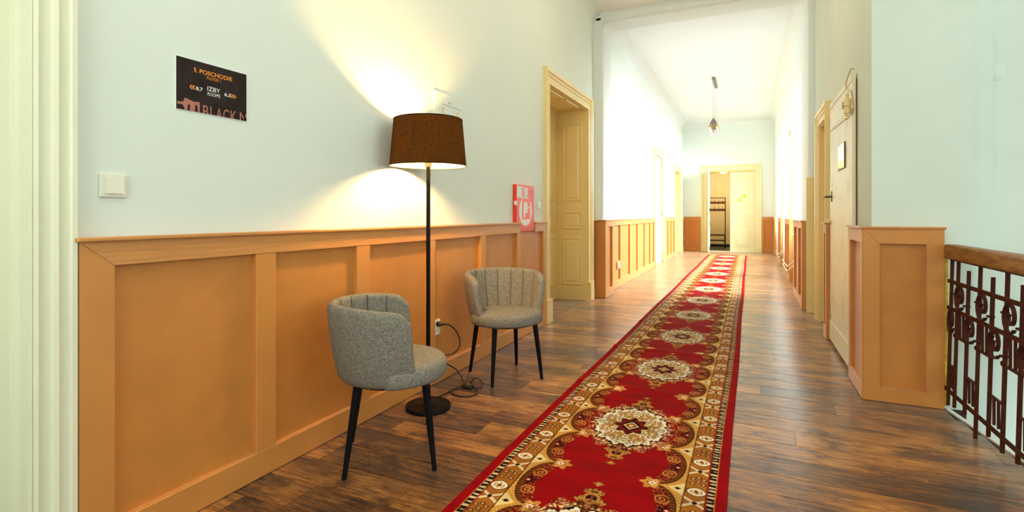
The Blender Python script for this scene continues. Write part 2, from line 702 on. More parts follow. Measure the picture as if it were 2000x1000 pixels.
def lever_handle(parent, m, a, z, direction=1, mat=None, plate=(0.10, 0.08)):
    mat = mat or M['brass']
    b = MB()
    mbox(b, m, a - 0.02, a + 0.02, 0, 0.006, z - plate[0], z + plate[1], 0.003)
    q = [m(a, 0.004, z), m(a, 0.045, z), m(a + 0.02 * direction, 0.052, z), m(a + 0.11 * direction, 0.052, z - 0.004)]
    b.tube(q, [0.009, 0.009, 0.009, 0.007], 8)
    return b.build('handle', mat, parent, True, 40)


# ------------------------------------------------------------------ room shell
XL = -1.975      # near left wall plaster
XLF = -1.925     # far left wall plaster
XR = 0.69        # near right wall
XRF = 0.665      # far right wall
YA0, YA1 = 7.0, 7.43
YE = 17.22       # end wall


def structure(mb, name, mat, label, cat):
    o = mb.build(name, mat)
    tag(o, label, cat, None, 'structure')
    return o


# floor slab (edge at the stairwell slants) with plank children
b = MB()
b.prism([(-2.5, -2.0), (1.30, -2.0), (1.30, 2.2), (1.045, 3.86), (1.19, 3.88), (1.19, YE + 0.2), (-2.5, YE + 0.2)], 'z', -0.25, -0.0035)
floor = structure(b, 'floor', M['joint'], 'dark brown wood plank floor running under the red runner', 'floor')

ROW = 0.183
LEN = 1.22


def edge_x(y):
    if y < 3.86:
        return min(1.295, 1.045 + (3.86 - y) * 0.162) - 0.005
    return 0.70 if y < 7.3 else 1.1


def plank_box(mb, x0, x1, y0, y1):
    mb.box(x0, x1, y0, y1, -0.0034, 0.0)


y = 0.55
r = 0
far = MB()
while y < YE + 0.02:
    y1 = min(y + ROW - 0.0022, YE + 0.05)
    ex = edge_x(y1)
    x = -2.44 - random.random() * LEN
    while x < ex:
        x0, x1 = max(x, -2.44), min(x + LEN - 0.0020, ex)
        if x1 - x0 > 0.03:
            if y < 7.3:
                pb = MB()
                # chamfered long edges so that the joints catch light
                c = 0.0016
                if x1 - x0 > 0.03:
                    pb.prism([(y, -0.0034), (y1, -0.0034), (y1, -c), (y1 - c, 0.0), (y + c, 0.0), (y, -c)], 'x', x0, x1)
                    pb.build('plank', M['plank'], floor)
            else:
                plank_box(far, x0, x1, y, y1)
        x += LEN
    y += ROW
    r += 1
far.build('plank', M['plank'], floor, kind='stuff')

# stairwell floor edge trim
b = MB()
b.prism([(1.050, 3.85), (1.303, 2.2), (1.303, 1.0), (1.325, 1.0), (1.325, 2.205), (1.072, 3.85)], 'z', -0.06, 0.004)
structure(b, 'trim_1', M['frame'], 'thin white edge strip along the floor at the stairwell railing', 'floor edge')

# walls
b = MB()
b.box(-2.5, XL, -2.0, -0.55, 0, 4.2)
b.box(-2.5, XL, -0.55, 0.80, 2.6, 4.2)
b.box(-2.5, XL, 0.80, 5.235, 0, 4.2)
b.box(-2.5, XL, 5.235, 6.70, 2.575, 4.2)
b.box(-2.5, XL, 6.70, YA0 + 0.2, 0, 4.2)
b.box(-2.5, XLF, YA1 - 0.2, 11.74, 0, 4.2)
b.box(-2.5, XLF, 11.74, 12.86, 2.5, 4.2)
b.box(-2.5, XLF, 12.86, 15.05, 0, 4.2)
b.box(-2.5, XLF, 15.05, 16.45, 2.42, 4.2)
b.box(-2.5, XLF, 16.45, YE + 0.3, 0, 4.2)
structure(b, 'wall_left', M['plaster'], 'pale mint plaster wall behind the floor lamp and grey chairs', 'wall')


def rounded(x0, x1, y0, y1, r, corners, n=5):
    """rectangle outline with some rounded corners: subset of 0..3 = (x0,y0),(x1,y0),(x1,y1),(x0,y1)"""
    pts = []
    spec = [(x0, y0, 1, 1, PI), (x1, y0, -1, 1, 1.5 * PI), (x1, y1, -1, -1, 0), (x0, y1, 1, -1, 0.5 * PI)]
    for i, (cx, cy, sx, sy, a) in enumerate(spec):
        if i in corners:
            for k in range(n + 1):
                t = a + k / n * PI / 2
                pts.append((cx + sx * r + r * math.cos(t), cy + sy * r + r * math.sin(t)))
        else:
            pts.append((cx, cy))
    return pts


# arch: two piers and a header with rounded inner corners
AX0, AX1, AZ = -1.838, 0.618, 3.80
b = MB()
b.prism(rounded(-2.4, AX0, YA0, YA1, 0.035, (1, 2)), 'z', 0, 4.2)
b.prism(rounded(AX1, 1.12, YA0 - 0.03, YA1, 0.03, (0, 3)), 'z', 0, 4.2)
b.prism(rounded(YA0, YA1, AZ, 4.2, 0.035, (0, 1)), 'x', AX0 - 0.1, AX1 + 0.1)
R = 0.10
for sx, cx in ((1, AX0), (-1, AX1)):
    # concave fillet
    b.prism([(cx - sx * 0.02, AZ + 0.02)] + [(cx + sx * R * (1 - math.sin(k / 8 * PI / 2)), AZ - R * (1 - math.cos(k / 8 * PI / 2))) for k in range(9)], 'y', YA0 + 0.006, YA1 - 0.006)
structure(b, 'wall_arch', M['far_plaster'], 'white plaster archway with rounded upper corners across the corridor', 'wall')

# near right wall: pillar, wall with the small door opening
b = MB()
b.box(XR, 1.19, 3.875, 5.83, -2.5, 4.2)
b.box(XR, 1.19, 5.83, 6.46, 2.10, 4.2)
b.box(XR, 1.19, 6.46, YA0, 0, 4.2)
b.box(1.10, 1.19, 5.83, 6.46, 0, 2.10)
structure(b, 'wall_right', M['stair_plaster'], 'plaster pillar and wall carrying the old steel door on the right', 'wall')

# far right wall: piers between window niches, parapets and lintels
NICHE = [(8.46, 9.97), (11.30, 12.95), (14.20, 16.10)]
b = MB()
ys = [YA1 - 0.02] + [v for n in NICHE for v in n] + [YE + 0.3]
for i in range(0, len(ys), 2):
    b.box(XRF, 1.19, ys[i], ys[i + 1], 0, 4.2)
for n0, n1 in NICHE:
    b.box(1.06, 1.19, n0, n1, 0, 0.92)
    b.box(XRF, 1.19, n0, n1, 3.15, 4.2)
structure(b, 'wall_window', M['far_plaster'], 'white corridor wall with three deep window niches on the right', 'wall')

# end wall
EX0, EX1, EZ = -1.222, 0.142, 2.505
b = MB()
b.box(-2.5, EX0, YE, YE + 0.28, 0, 4.2)
b.box(EX1, 1.19, YE, YE + 0.28, 0, 4.2)
b.box(EX0, EX1, YE, YE + 0.28, EZ, 4.2)
structure(b, 'wall_end', M['far_plaster'], 'white end wall of the corridor around the double door', 'wall')

# stairwell and back of the hall
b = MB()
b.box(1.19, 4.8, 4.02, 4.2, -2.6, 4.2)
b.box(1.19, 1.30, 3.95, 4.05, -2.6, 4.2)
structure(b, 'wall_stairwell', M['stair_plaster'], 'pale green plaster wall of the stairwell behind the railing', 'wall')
b = MB()
b.box(4.6, 4.72, -2.2, -0.5, -2.6, 4.2)
b.box(4.6, 4.72, 2.9, 4.2, -2.6, 4.2)
b.box(4.6, 4.72, -0.5, 2.9, -2.6, 0.7)
b.box(4.6, 4.72, -0.5, 2.9, 3.9, 4.2)
structure(b, 'wall_outer', M['stair_plaster'], 'outer stairwell wall with a tall window, right of the view', 'wall')
b = MB()
b.box(-2.5, -1.7, -2.2, -2.0, -2.6, 4.2)
b.box(0.9, 4.8, -2.2, -2.0, -2.6, 4.2)
b.box(-1.7, 0.9, -2.2, -2.0, -2.6, 0.9)
b.box(-1.7, 0.9, -2.2, -2.0, 3.5, 4.2)
structure(b, 'wall_back', M['plaster'], 'back wall of the hall behind the viewpoint', 'wall')
b = MB()
b.box(1.2, 4.7, -2.1, 4.1, -2.65, -2.5)
structure(b, 'floor_landing', M['dark_floor'], 'lower stair landing at the foot of the stairwell', 'floor')

ZC = 3.925
b = MB()
b.box(-2.5, 4.8, -2.2, YA0 + 0.1, ZC, 4.25)
structure(b, 'ceiling', M['ceiling'], 'white ceiling of the near hall above the archway', 'ceiling')
b = MB()
b.box(-2.5, 1.2, YA0 + 0.12, YE + 0.3, 4.0, 4.25)
structure(b, 'ceiling_far', M['far_ceiling'], 'white ceiling over the far corridor with the pendant lamp', 'ceiling')


def cove(mb, axis, lo, hi, cx, cz, sx, sz, R):
    pts = [(cx - sx * 0.01, cz - sz * 0.01)]
    for k in range(9):
        t = k / 8 * PI / 2
        pts.append((cx + sx * R * (1 - math.sin(t)), cz + sz * R * (1 - math.cos(t))))
    mb.prism(pts, axis, lo, hi)


b = MB()
cove(b, 'y', -2.0, YA0, XL, ZC, 1, -1, 0.16)
structure(b, 'trim_2', M['plaster'], 'rounded plaster cove where left wall meets ceiling', 'cove')
b = MB()
cove(b, 'x', XL, 1.0, YA0, ZC, -1, -1, 0.06)
structure(b, 'trim_3', M['far_plaster'], 'rounded plaster cove above the archway', 'cove')
b = MB()
cove(b, 'y', YA1, YE, XLF, 4.0, 1, -1, 0.18)
cove(b, 'y', YA1, YE, XRF, 4.0, -1, -1, 0.18)
cove(b, 'x', XLF, XRF, YE, 4.0, -1, -1, 0.15)
cove(b, 'x', XLF, XRF, YA1, 4.0, 1, -1, 0.15)
structure(b, 'trim_4', M['far_plaster'], 'rounded plaster coves around the far corridor ceiling', 'cove')

# end room behind the double door
b = MB()
b.box(-2.4, 1.2, 20.0, 20.1, 0, 2.75)
b.box(-2.5, -2.4, YE + 0.3, 20.1, 0, 2.75)
b.box(1.2, 1.3, YE + 0.3, 20.1, 0, 2.75)
structure(b, 'wall_cloakroom', M['ochre'], 'ochre wall of the small room behind the open door', 'wall')
b = MB()
b.box(-2.4, 1.2, YE + 0.15, 20.1, -0.1, -0.001)
structure(b, 'floor_cloakroom', M['dark_floor'], 'dark floor of the small room behind the open door', 'floor')
b = MB()
b.box(-2.5, 1.3, YE + 0.28, 20.1, 2.7, 2.8)
structure(b, 'ceiling_cloakroom', M['ceiling'], 'ceiling of the small room behind the open door', 'ceiling')
b = MB()
b.box(-2.4, 1.2, 19.975, 20.0, 0, 0.09)
structure(b, 'baseboard_cloakroom', M['black_plastic'], 'dark skirting at the foot of the ochre wall', 'baseboard')

# ------------------------------------------------------------------ wainscots
mL = map_left(XL)
w = wainscot('trim_5', 'long caramel panelled wainscot behind both grey chairs', mL, 0.918, 5.062,
             [(1.019, 1.567), (1.670, 2.197), (2.305, 2.885), (2.968, 3.622), (3.710, 4.325), (4.405, 4.985)],
             mitre=(True, False), notch=(4.385, 4.76), grain=True)
# thin filler behind the hydrant box so that the notch shows the panel top
wainscot('trim_6', 'narrow caramel wainscot strip between open doorway casing and arch', mL, 6.865, 6.962, [(6.893, 6.938)])
mP = map_front(YA0)
t = empty('trim_7', (-1.87, YA0, 0), 'caramel wainscot wrapped around the left foot of the archway', 'wainscot', None, 'structure')
b = MB(); b.box(-1.934, -1.797, YA0 - 0.038, YA0, 0.004, 1.062, 0.002); b.build('side_board', M['brown'], t)
b = MB(); b.box(AX0, AX0 + 0.010, YA0, YA1 + 0.01, 0.1, 1.0); b.build('panel', M['brown_panel'], t)
for y0, y1 in ((YA0 + 0.001, YA0 + 0.07), (YA1 - 0.075, YA1 + 0.012)):
    b = MB(); b.box(AX0, AX0 + 0.041, y0, y1, 0.118, 0.98, 0.002); b.build('stile', M['brown'], t)
b = MB(); b.box(AX0, AX0 + 0.042, YA0 + 0.001, YA1 + 0.012, 0.98, 1.062, 0.002); b.build('top_rail', M['brown'], t)
b = MB(); b.box(AX0, AX0 + 0.042, YA0 + 0.001, YA1 + 0.012, 0.004, 0.118, 0.002); b.build('bottom_rail', M['brown'], t)
b = MB(); b.box(-1.934, AX0 + 0.055, YA0 - 0.055, YA1 + 0.02, 1.062, 1.076, 0.003); b.build('ledge', M['brown_grain'], t)

mLF = map_left(XLF)
ops = []
prev = 7.50
for far_edge in (8.25, 8.98, 9.66, 10.38, 11.00, 11.50):
    ops.append((prev, far_edge)); prev = far_edge + 0.10
ops[-1] = (ops[-1][0], 11.47)
wainscot('trim_8', 'long sunlit caramel wainscot along the far left corridor wall', mLF, YA1 + 0.013, 11.56, ops)
wainscot('trim_9', 'short caramel wainscot between the two far left doors', mLF, 13.07, 14.86, [(13.16, 13.62), (13.72, 14.18), (14.28, 14.76)])
wainscot('trim_10', 'caramel wainscot stub in the far left corner', mLF, 16.68, YE - 0.045, [(16.76, 17.08)])
mE = map_front(YE)
wainscot('trim_11', 'caramel wainscot on end wall left of the double door', mE, XLF + 0.045, -1.402, [(-1.78, -1.463)])
wainscot('trim_12', 'caramel wainscot on end wall right of the double door', mE, 0.312, XRF - 0.055, [(0.376, 0.575)])

# window piers on the right


def pier_wainscot(name, label, X, y0, y1, openings, back):
    m = map_right(X)
    root = wainscot(name, label, m, y0, y1, openings, p_frame=0.04, ledge=0.055)
    b = MB(); b.box(X - 0.0395, back, y0 - 0.014, y0 - 0.0005, 0.004, 1.062, 0.002); b.build('end_board', M['brown'], root)
    b = MB(); b.box(X - 0.0395, back, y1 + 0.0005, y1 + 0.014, 0.004, 1.062, 0.002); b.build('end_board', M['brown'], root)
    b = MB(); b.box(X - 0.02, back, y0 - 0.02, y1 + 0.02, 1.060, 1.074, 0.002); b.build('ledge', M['brown_grain'], root)
    return root


pier_wainscot('trim_13', 'caramel wainscot pier just past the yellow board on the right', 0.605, 7.13, 8.44, [(7.23, 7.62), (7.74, 8.34)], 0.617)
pier_wainscot('trim_14', 'caramel wainscot pier between first and second corridor window', 0.645, 9.99, 11.28, [(10.10, 10.52), (10.64, 11.16)], 0.664)
pier_wainscot('trim_15', 'caramel wainscot pier between second and third corridor window', 0.655, 12.97, 14.18, [(13.08, 13.52), (13.62, 14.08)], 0.664)
pier_wainscot('trim_16', 'caramel wainscot stub in the far right corner', 0.660, 16.12, YE - 0.07, [(16.22, 16.96)], 0.664)

# pillar at the railing: front and left face
mPF = map_front(3.868)
wainscot('trim_17', 'caramel mitred wainscot panel on the pillar beside the railing', mPF, 0.641, 1.040, [(0.724, 0.955)],
         base=0.09, top=0.09, mitre=(True, True), ledge=0.05, ends=0.008)
mRL = map_right(XR - 0.02)
wainscot('trim_18', 'narrow caramel wainscot on the corridor side of the pillar', mRL, 3.832, 4.325, [(3.893, 4.262)],
         top=0.085, base=0.10, ledge=0.055, ends=0.0)
# narrow piece between steel door and small door
root = wainscot('trim_19', 'narrow caramel wainscot strip between steel door and small cream door', mRL, 5.515, 5.700, [(5.560, 5.655)], ledge=0.055)
b = MB(); b.box(XR - 0.058, XR, 5.500, 5.5145, 0.004, 1.062, 0.002); b.build('end_board', M['brown'], root)

# yellow board on the right arch pier and batten at the railing
b = MB()
b.box(0.600, 0.684, YA0 - 0.05, YA0 - 0.032, 0.0, 1.585, 0.002)
structure(b, 'trim_20', M['cream'], 'tall ochre cream board fixed to the right foot of the archway', 'board')
b = MB()
b.box(1.042, 1.060, 3.84, 3.872, 0.02, 0.90, 0.002)
structure(b, 'trim_21', M['batten'], 'thin yellow batten between the pillar wainscot and railing', 'batten')

# ------------------------------------------------------------------ doors
# door_1: near left door, only its casing and reveal in view
d = empty('door_1', (XL, 0.1, 0), 'tall cream door casing at the left edge of the view', 'door', None, 'structure')
NP = [(0.0, 0.0), (0.0, 0.030), (0.008, 0.034), (0.014, 0.024), (0.040, 0.024), (0.046, 0.036), (0.056, 0.040), (0.064, 0.030), (0.086, 0.030), (0.092, 0.038), (0.106, 0.038), (0.106, 0.0)]
casing(map_left(XL), -0.55, 0.808, 2.6, NP, d, M['pale_lit_cream'])
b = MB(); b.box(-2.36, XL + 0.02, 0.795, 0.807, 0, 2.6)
lin = b.build('lining', M['pale_lit_cream'], d)
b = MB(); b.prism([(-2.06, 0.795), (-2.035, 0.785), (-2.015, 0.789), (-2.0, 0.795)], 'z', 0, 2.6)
b.build('lining_moulding', M['pale_lit_cream'], d)
b = MB(); b.box(-2.36, XL + 0.02, -0.56, -0.548, 0, 2.6); b.build('lining', M['pale_lit_cream'], d)
b = MB(); b.box(-2.36, XL + 0.02, -0.55, 0.80, 2.588, 2.6); b.build('lining', M['pale_lit_cream'], d)
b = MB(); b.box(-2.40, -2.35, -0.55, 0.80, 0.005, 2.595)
lf = b.build('door_leaf', M['pale_lit_cream'], d)
panel_set(lf, map_left(-2.35), [(-0.40, 0.05, 1.3, 2.4), (0.2, 0.65, 1.3, 2.4), (-0.40, 0.05, 0.2, 1.15), (0.2, 0.65, 0.2, 1.15)], M['pale_lit_cream'])

# door_2: main left doorway with deep panelled reveal
d = empty('door_2', (XL, 5.95, 0), 'tall cream doorway with deep panelled reveal left of the archway', 'door', None, 'structure')
casing(mL, 5.225, 6.690, 2.553, PROF, d, M['cream'], plinth=0.25)
XD = -2.39
for (nm, box, mm, pan) in (
        ('lining', (XD, XL + 0.005, 6.678, 6.70, 0, 2.575), map_front(6.678),
         [(-2.318, -2.045, 1.325, 2.385), (-2.318, -2.045, 0.95, 1.192), (-2.318, -2.045, 0.20, 0.845)]),
        ('lining', (XD, XL + 0.005, 5.215, 5.238, 0, 2.575), None, [])):
    b = MB(); b.box(*box)
    o = b.build(nm, M['cream'], d)
    if mm:
        panel_set(o, mm, pan, M['cream'])
b = MB(); b.box(XD, XL + 0.005, 5.238, 6.678, 2.556, 2.578)
o = b.build('lining', M['cream'], d)
panel_set(o, lambda a, p, z: (z, a, 2.556 - p), [(5.40, 5.90, -2.32, -2.04), (6.02, 6.52, -2.32, -2.04)], M['cream'])
b = MB()
b.box(XD - 0.045, XD, 5.24, 6.677, 0.006, 2.555)
lf = b.build('door_leaf', M['cream'], d)
panel_set(lf, map_left(XD), [(a0, a1, z0, z1) for a0, a1 in ((5.36, 5.83), (6.08, 6.54)) for z0, z1 in ((1.325, 2.41), (0.95, 1.192), (0.20, 0.842))], M['cream'])
b = MB(); b.box(XD, XD + 0.012, 5.93, 5.99, 0.006, 2.55, 0.004); b.build('cover_strip', M['cream'], lf)
lever_handle(lf, map_left(XD), 5.90, 1.1, -1)
b = MB(); b.box(-2.42, -1.98, 5.24, 6.676, 0.0, 0.004); b.build('threshold', M['plank'], d)

# door_3 and door_4: far left doors
d = empty('door_3', (XLF, 12.3, 0), 'ivory panelled door with brass handle, nearer one on the far left wall', 'door', None, 'structure')
casing(mLF, 11.75, 12.85, 2.49, scaled(PROF, 1.0), d, M['butter'], plinth=0.25)
b = MB(); b.box(XLF - 0.06, XLF - 0.015, 11.745, 12.855, 0.006, 2.495)
lf = b.build('door_leaf', M['butter'], d)
panel_set(lf, map_left(XLF - 0.015), [(11.9, 12.68, 1.35, 2.3), (11.9, 12.68, 1.0, 1.2), (11.9, 12.68, 0.2, 0.85)], M['butter'])
lever_handle(lf, map_left(XLF - 0.015), 12.75, 1.15, -1)
d = empty('door_4', (XLF, 15.75, 0), 'cream door set deep in its frame, farther one on the far left wall', 'door', None, 'structure')
casing(mLF, 15.06, 16.44, 2.41, scaled(PROF, 1.05), d, M['butter'], plinth=0.25)
b = MB(); b.box(XLF - 0.30, XLF + 0.004, 16.43, 16.45, 0, 2.42)
o = b.build('lining', M['butter'], d)
b = MB(); b.box(XLF - 0.30, XLF + 0.004, 15.05, 15.07, 0, 2.42); b.build('lining', M['butter'], d)
b = MB(); b.box(XLF - 0.30, XLF + 0.004, 15.07, 16.43, 2.40, 2.42); b.build('lining', M['butter'], d)
b = MB(); b.box(XLF - 0.34, XLF - 0.30, 15.07, 16.43, 0.006, 2.40)
lf = b.build('door_leaf', M['butter'], d)
panel_set(lf, map_left(XLF - 0.30), [(15.2, 16.28, 1.35, 2.25), (15.2, 16.28, 1.0, 1.2), (15.2, 16.28, 0.2, 0.85)], M['butter'])

# door_5: double door in the end wall, left leaf open toward the corridor
d = empty('door_5', ((EX0 + EX1) / 2, YE, 0), 'cream double door at the corridor end, its left leaf open', 'door', None, 'structure')
casing(mE, EX0, EX1, EZ, scaled(PROF, 1.10), d, M['ivory'], plinth=0.22)
for x0, x1 in ((EX0 - 0.01, EX0 + 0.012), (EX1 - 0.012, EX1 + 0.01)):
    b = MB(); b.box(x0, x1, YE + 0.004, YE + 0.28, 0, EZ); b.build('lining', M['cream'], d)
b = MB(); b.box(EX0, EX1, YE + 0.004, YE + 0.28, EZ - 0.035, EZ + 0.01); b.build('lining', M['cream'], d)
LT, LB = EZ - 0.045, 0.012
b = MB(); b.box(-0.545, EX1 - 0.014, YE + 0.035, YE + 0.08, LB, LT)
lf = b.build('door_leaf', M['ivory'], d)
panel_set(lf, map_front(YE + 0.035), [(-0.42, -0.02, 1.34, 2.33), (-0.42, -0.02, 0.945, 1.17), (-0.42, -0.02, 0.18, 0.825)], M['ivory'])
b = MB(); b.box(-0.56, -0.53, YE + 0.022, YE + 0.035, LB, LT, 0.004); b.build('cover_strip', M['ivory'], lf)
for z in (0.35, 1.2, 2.1):
    b = MB(); b.tube([(EX1 - 0.014, YE + 0.022, z - 0.06), (EX1 - 0.014, YE + 0.022, z + 0.06)], 0.012, 8); b.build('hinge', M['ivory'], lf)
# open leaf, turned to point at the hall
hx, hy2 = EX0 + 0.045, YE - 0.01
lf = MB()
lf.box(-0.0225, 0.0225, -0.655, 0.0, LB, LT, 0.003)
lo = lf.build('door_leaf', M['ivory'])
lo.parent = d
lo.location = Vector((hx, hy2, 0)) - d.location
lo.rotation_euler = (0, 0, math.radians(4.2))
for s in (1, -1):
    for z0, z1 in ((1.34, 2.33), (0.945, 1.17), (0.18, 0.825)):
        b = MB()
        rect_loft(b, (lambda a, p, z: (s * (0.0225 + p), a, z)), -0.55, -0.12, z0, z1, PANEL)
        o = b.build('panel', M['ivory']); o.parent = lo
    b = MB()
    b.tube([(s * 0.02, -0.60, 1.15), (s * 0.07, -0.60, 1.15), (s * 0.075, -0.50, 1.15)], 0.009, 8)
    b.box(s * 0.0225, s * 0.028, -0.62, -0.58, 1.05, 1.23)
    o = b.build('handle', M['brass']); o.parent = lo
b = MB(); b.box(EX0, EX1, YE - 0.005, YE + 0.28, 0.0, 0.010, 0.003); b.build('threshold', M['pale_lit_cream'], d)

# door_6: small cream door in the right wall
mR = map_right(XR)
d = empty('door_6', (XR, 6.15, 0), 'small cream door in moulded casing beyond the steel door', 'door', None, 'structure')
casing(mR, 5.845, 6.45, 2.10, scaled(PROF, 0.86), d, M['cream'])
for y0, y1 in ((5.832, 5.85), (6.445, 6.458)):
    b = MB(); b.box(XR - 0.004, 1.0, y0, y1, 0, 2.10); b.build('lining', M['cream'], d)
b = MB(); b.box(XR - 0.004, 1.0, 5.85, 6.445, 2.085, 2.099); b.build('lining', M['cream'], d)
b = MB(); b.box(1.0, 1.04, 5.835, 6.455, 0.006, 2.095)
lf = b.build('door_leaf', M['cream'], d)
panel_set(lf, map_right(1.0), [(5.93, 6.36, 1.2, 1.95), (5.93, 6.36, 0.2, 1.05)], M['cream'])

# door_7: old steel door on the right wall
DX = XR
d = empty('door_7', (DX, 4.9, 0), 'battered cream steel fire door with strap hinge on the right', 'door', None, 'structure')
b = MB()
mbox(b, mR, 4.352, 5.470, 0.006, 0.030, 0.03, 2.150, 0.003)
leaf = b.build('door_leaf', M['steel_door'], d)
b = MB(); mbox(b, mR, 4.346, 4.352, 0.0, 0.008, 0.03, 2.11); b.build('gap_shadow', M['rack_wood'], d)  # dark strip standing in for the shadow along the leaf edge
b = MB(); mbox(b, mR, 4.352, 5.46, 0.03, 0.036, 0.03, 0.20, 0.002); b.build('kick_strip', M['steel_door'], leaf)
b = MB(); mbox(b, mR, 4.352, 5.46, 0.03, 0.034, 2.10, 2.148, 0.002); b.build('top_strip', M['steel_door'], leaf)
# hinge
hz = 1.93
b = MB()
X0 = XR - 0.055
b.tube([(X0, 4.39, hz - 0.052), (X0, 4.39, hz - 0.003)], 0.021, 14)
b.tube([(X0, 4.39, hz + 0.003), (X0, 4.39, hz + 0.052)], 0.021, 14)
hg = b.build('hinge', M['cream'], d, True, 40)
for s in (1, -1):
    b = MB()
    prof = [(0.007, 0.050), (0.007, 0.060), (0.011, 0.063), (0.011, 0.070), (0.007, 0.073), (0.0115, 0.081), (0.011, 0.090), (0.003, 0.096)]
    b.lathe([(r_, hz + s * z_) for r_, z_ in prof], X0, 4.39, 12)
    b.build('finial', M['cream'], hg, True, 40)
b = MB()
mpoly(b, mR, [(4.40, 1.865), (4.40, 1.915), (4.56, 1.91), (5.40, 1.925), (5.40, 1.895), (4.56, 1.872)], 0.030, 0.037)
st = b.build('strap', M['steel_door'], d)
for k in range(7):
    b = MB()
    yk = 4.60 + k * 0.125
    q = mR(yk, 0.037, 1.900)
    b.rings([[(q[0] - h_, q[1] + r_ * math.cos(2 * PI * j / 8), q[2] + r_ * math.sin(2 * PI * j / 8)) for j in range(8)] for r_, h_ in ((0.008, 0), (0.007, 0.004), (0.003, 0.006))])
    b.build('rivet', M['steel_door'], st, True, 60)
# pane, handle, latch, wire
b = MB(); mbox(b, mR, 4.64, 4.98, 0.030, 0.034, 1.512, 1.705); w_ = b.build('mirror', M['mirror'], d)
b = MB(); mbox(b, mR, 4.630, 4.640, 0.030, 0.040, 1.508, 1.708); b.build('mirror_edge', M['rack_wood'], w_)
b = MB(); mbox(b, mR, 4.64, 4.98, 0.030, 0.036, 1.507, 1.512); b.build('mirror_edge', M['rack_wood'], w_)
lever_handle(leaf, map_right(XR - 0.030), 5.36, 1.308, 1, M['dark_brass'], (0.045, 0.05))
b = MB(); q = [mR(5.43, 0.03, 1.09), mR(5.43, 0.055, 1.09)]
b.tube(q, 0.02, 10); b.build('latch', M['cream'], leaf, True, 40)
b = MB(); b.tube(smooth_path([mR(4.42, 0.045, 1.985), mR(4.50, 0.06, 1.97), mR(4.58, 0.05, 1.99)], 4), 0.007, 6)
b.box(XR - 0.07, XR - 0.045, 4.49, 4.53, 1.935, 1.985, 0.004)
b.build('valve_stub', M['steel'], d)
b = MB(); b.tube(smooth_path([mR(4.36, 0.02, 2.185), mR(4.39, 0.035, 2.19), mR(4.55, 0.04, 2.13), mR(4.52, 0.04, 2.08), mR(4.37, 0.035, 2.03), mR(4.34, 0.03, 1.97), mR(4.31, 0.03, 1.90), mR(4.36, 0.03, 1.86)], 5), 0.0035, 6)
tag(b.build('cable', M['brass'], None, True), 'thin loose wire looped above the steel door hinge', 'wire')

# ------------------------------------------------------------------ windows (corridor), stairwell and hall windows


def window(name, label, m, a0, a1, z0, z1, bars=3):
    root = empty(name, m((a0 + a1) / 2, 0, z0), label, 'window', None, 'structure')
    b = MB()
    t_ = 0.055
    mbox(b, m, a0, a0 + t_, 0, 0.07, z0, z1); mbox(b, m, a1 - t_, a1, 0, 0.07, z0, z1)
    mbox(b, m, a0 + t_, a1 - t_, 0, 0.07, z0, z0 + t_); mbox(b, m, a0 + t_, a1 - t_, 0, 0.07, z1 - t_, z1)
    b.build('window_frame', M['frame'], root)
    c = (a0 + a1) / 2
    zt = z0 + (z1 - z0) * 0.68
    for (u0, u1) in ((a0 + t_, c), (c, a1 - t_)):
        for (v0, v1) in ((z0 + t_, zt), (zt, z1 - t_)):
            b = MB()
            s = 0.045
            mbox(b, m, u0, u0 + s, 0.01, 0.06, v0, v1); mbox(b, m, u1 - s, u1, 0.01, 0.06, v0, v1)
            mbox(b, m, u0 + s, u1 - s, 0.01, 0.06, v0, v0 + s); mbox(b, m, u0 + s, u1 - s, 0.01, 0.06, v1 - s, v1)
            sash = b.build('sash', M['frame'], root)
            b = MB(); mbox(b, m, u0 + s, u1 - s, 0.030, 0.034, v0 + s, v1 - s); b.build('pane', M['glass'], sash)
    b = MB(); mbox(b, m, a0, a1, 0.0, 0.22, z0 - 0.035, z0, 0.006); b.build('window_sill', M['frame'], root)
    return root


for i, (n0, n1) in enumerate(NICHE):
    window('window_%d' % (i + 1), ['white corridor window nearest the archway, in its deep niche', 'middle white corridor window in its deep niche', 'white corridor window nearest the end wall, in its niche'][i],
           map_right(1.14), n0, n1, 0.95, 3.15)
window('window_4', 'tall stairwell window to the right of the railing', map_right(4.70), -0.5, 2.9, 0.7, 3.9)
window('window_5', 'wide unseen hall window added behind the viewpoint', lambda a, p, z: (a, -2.16 + p, z), -1.7, 0.9, 0.9, 3.5)  # unseen window added to light the near hall

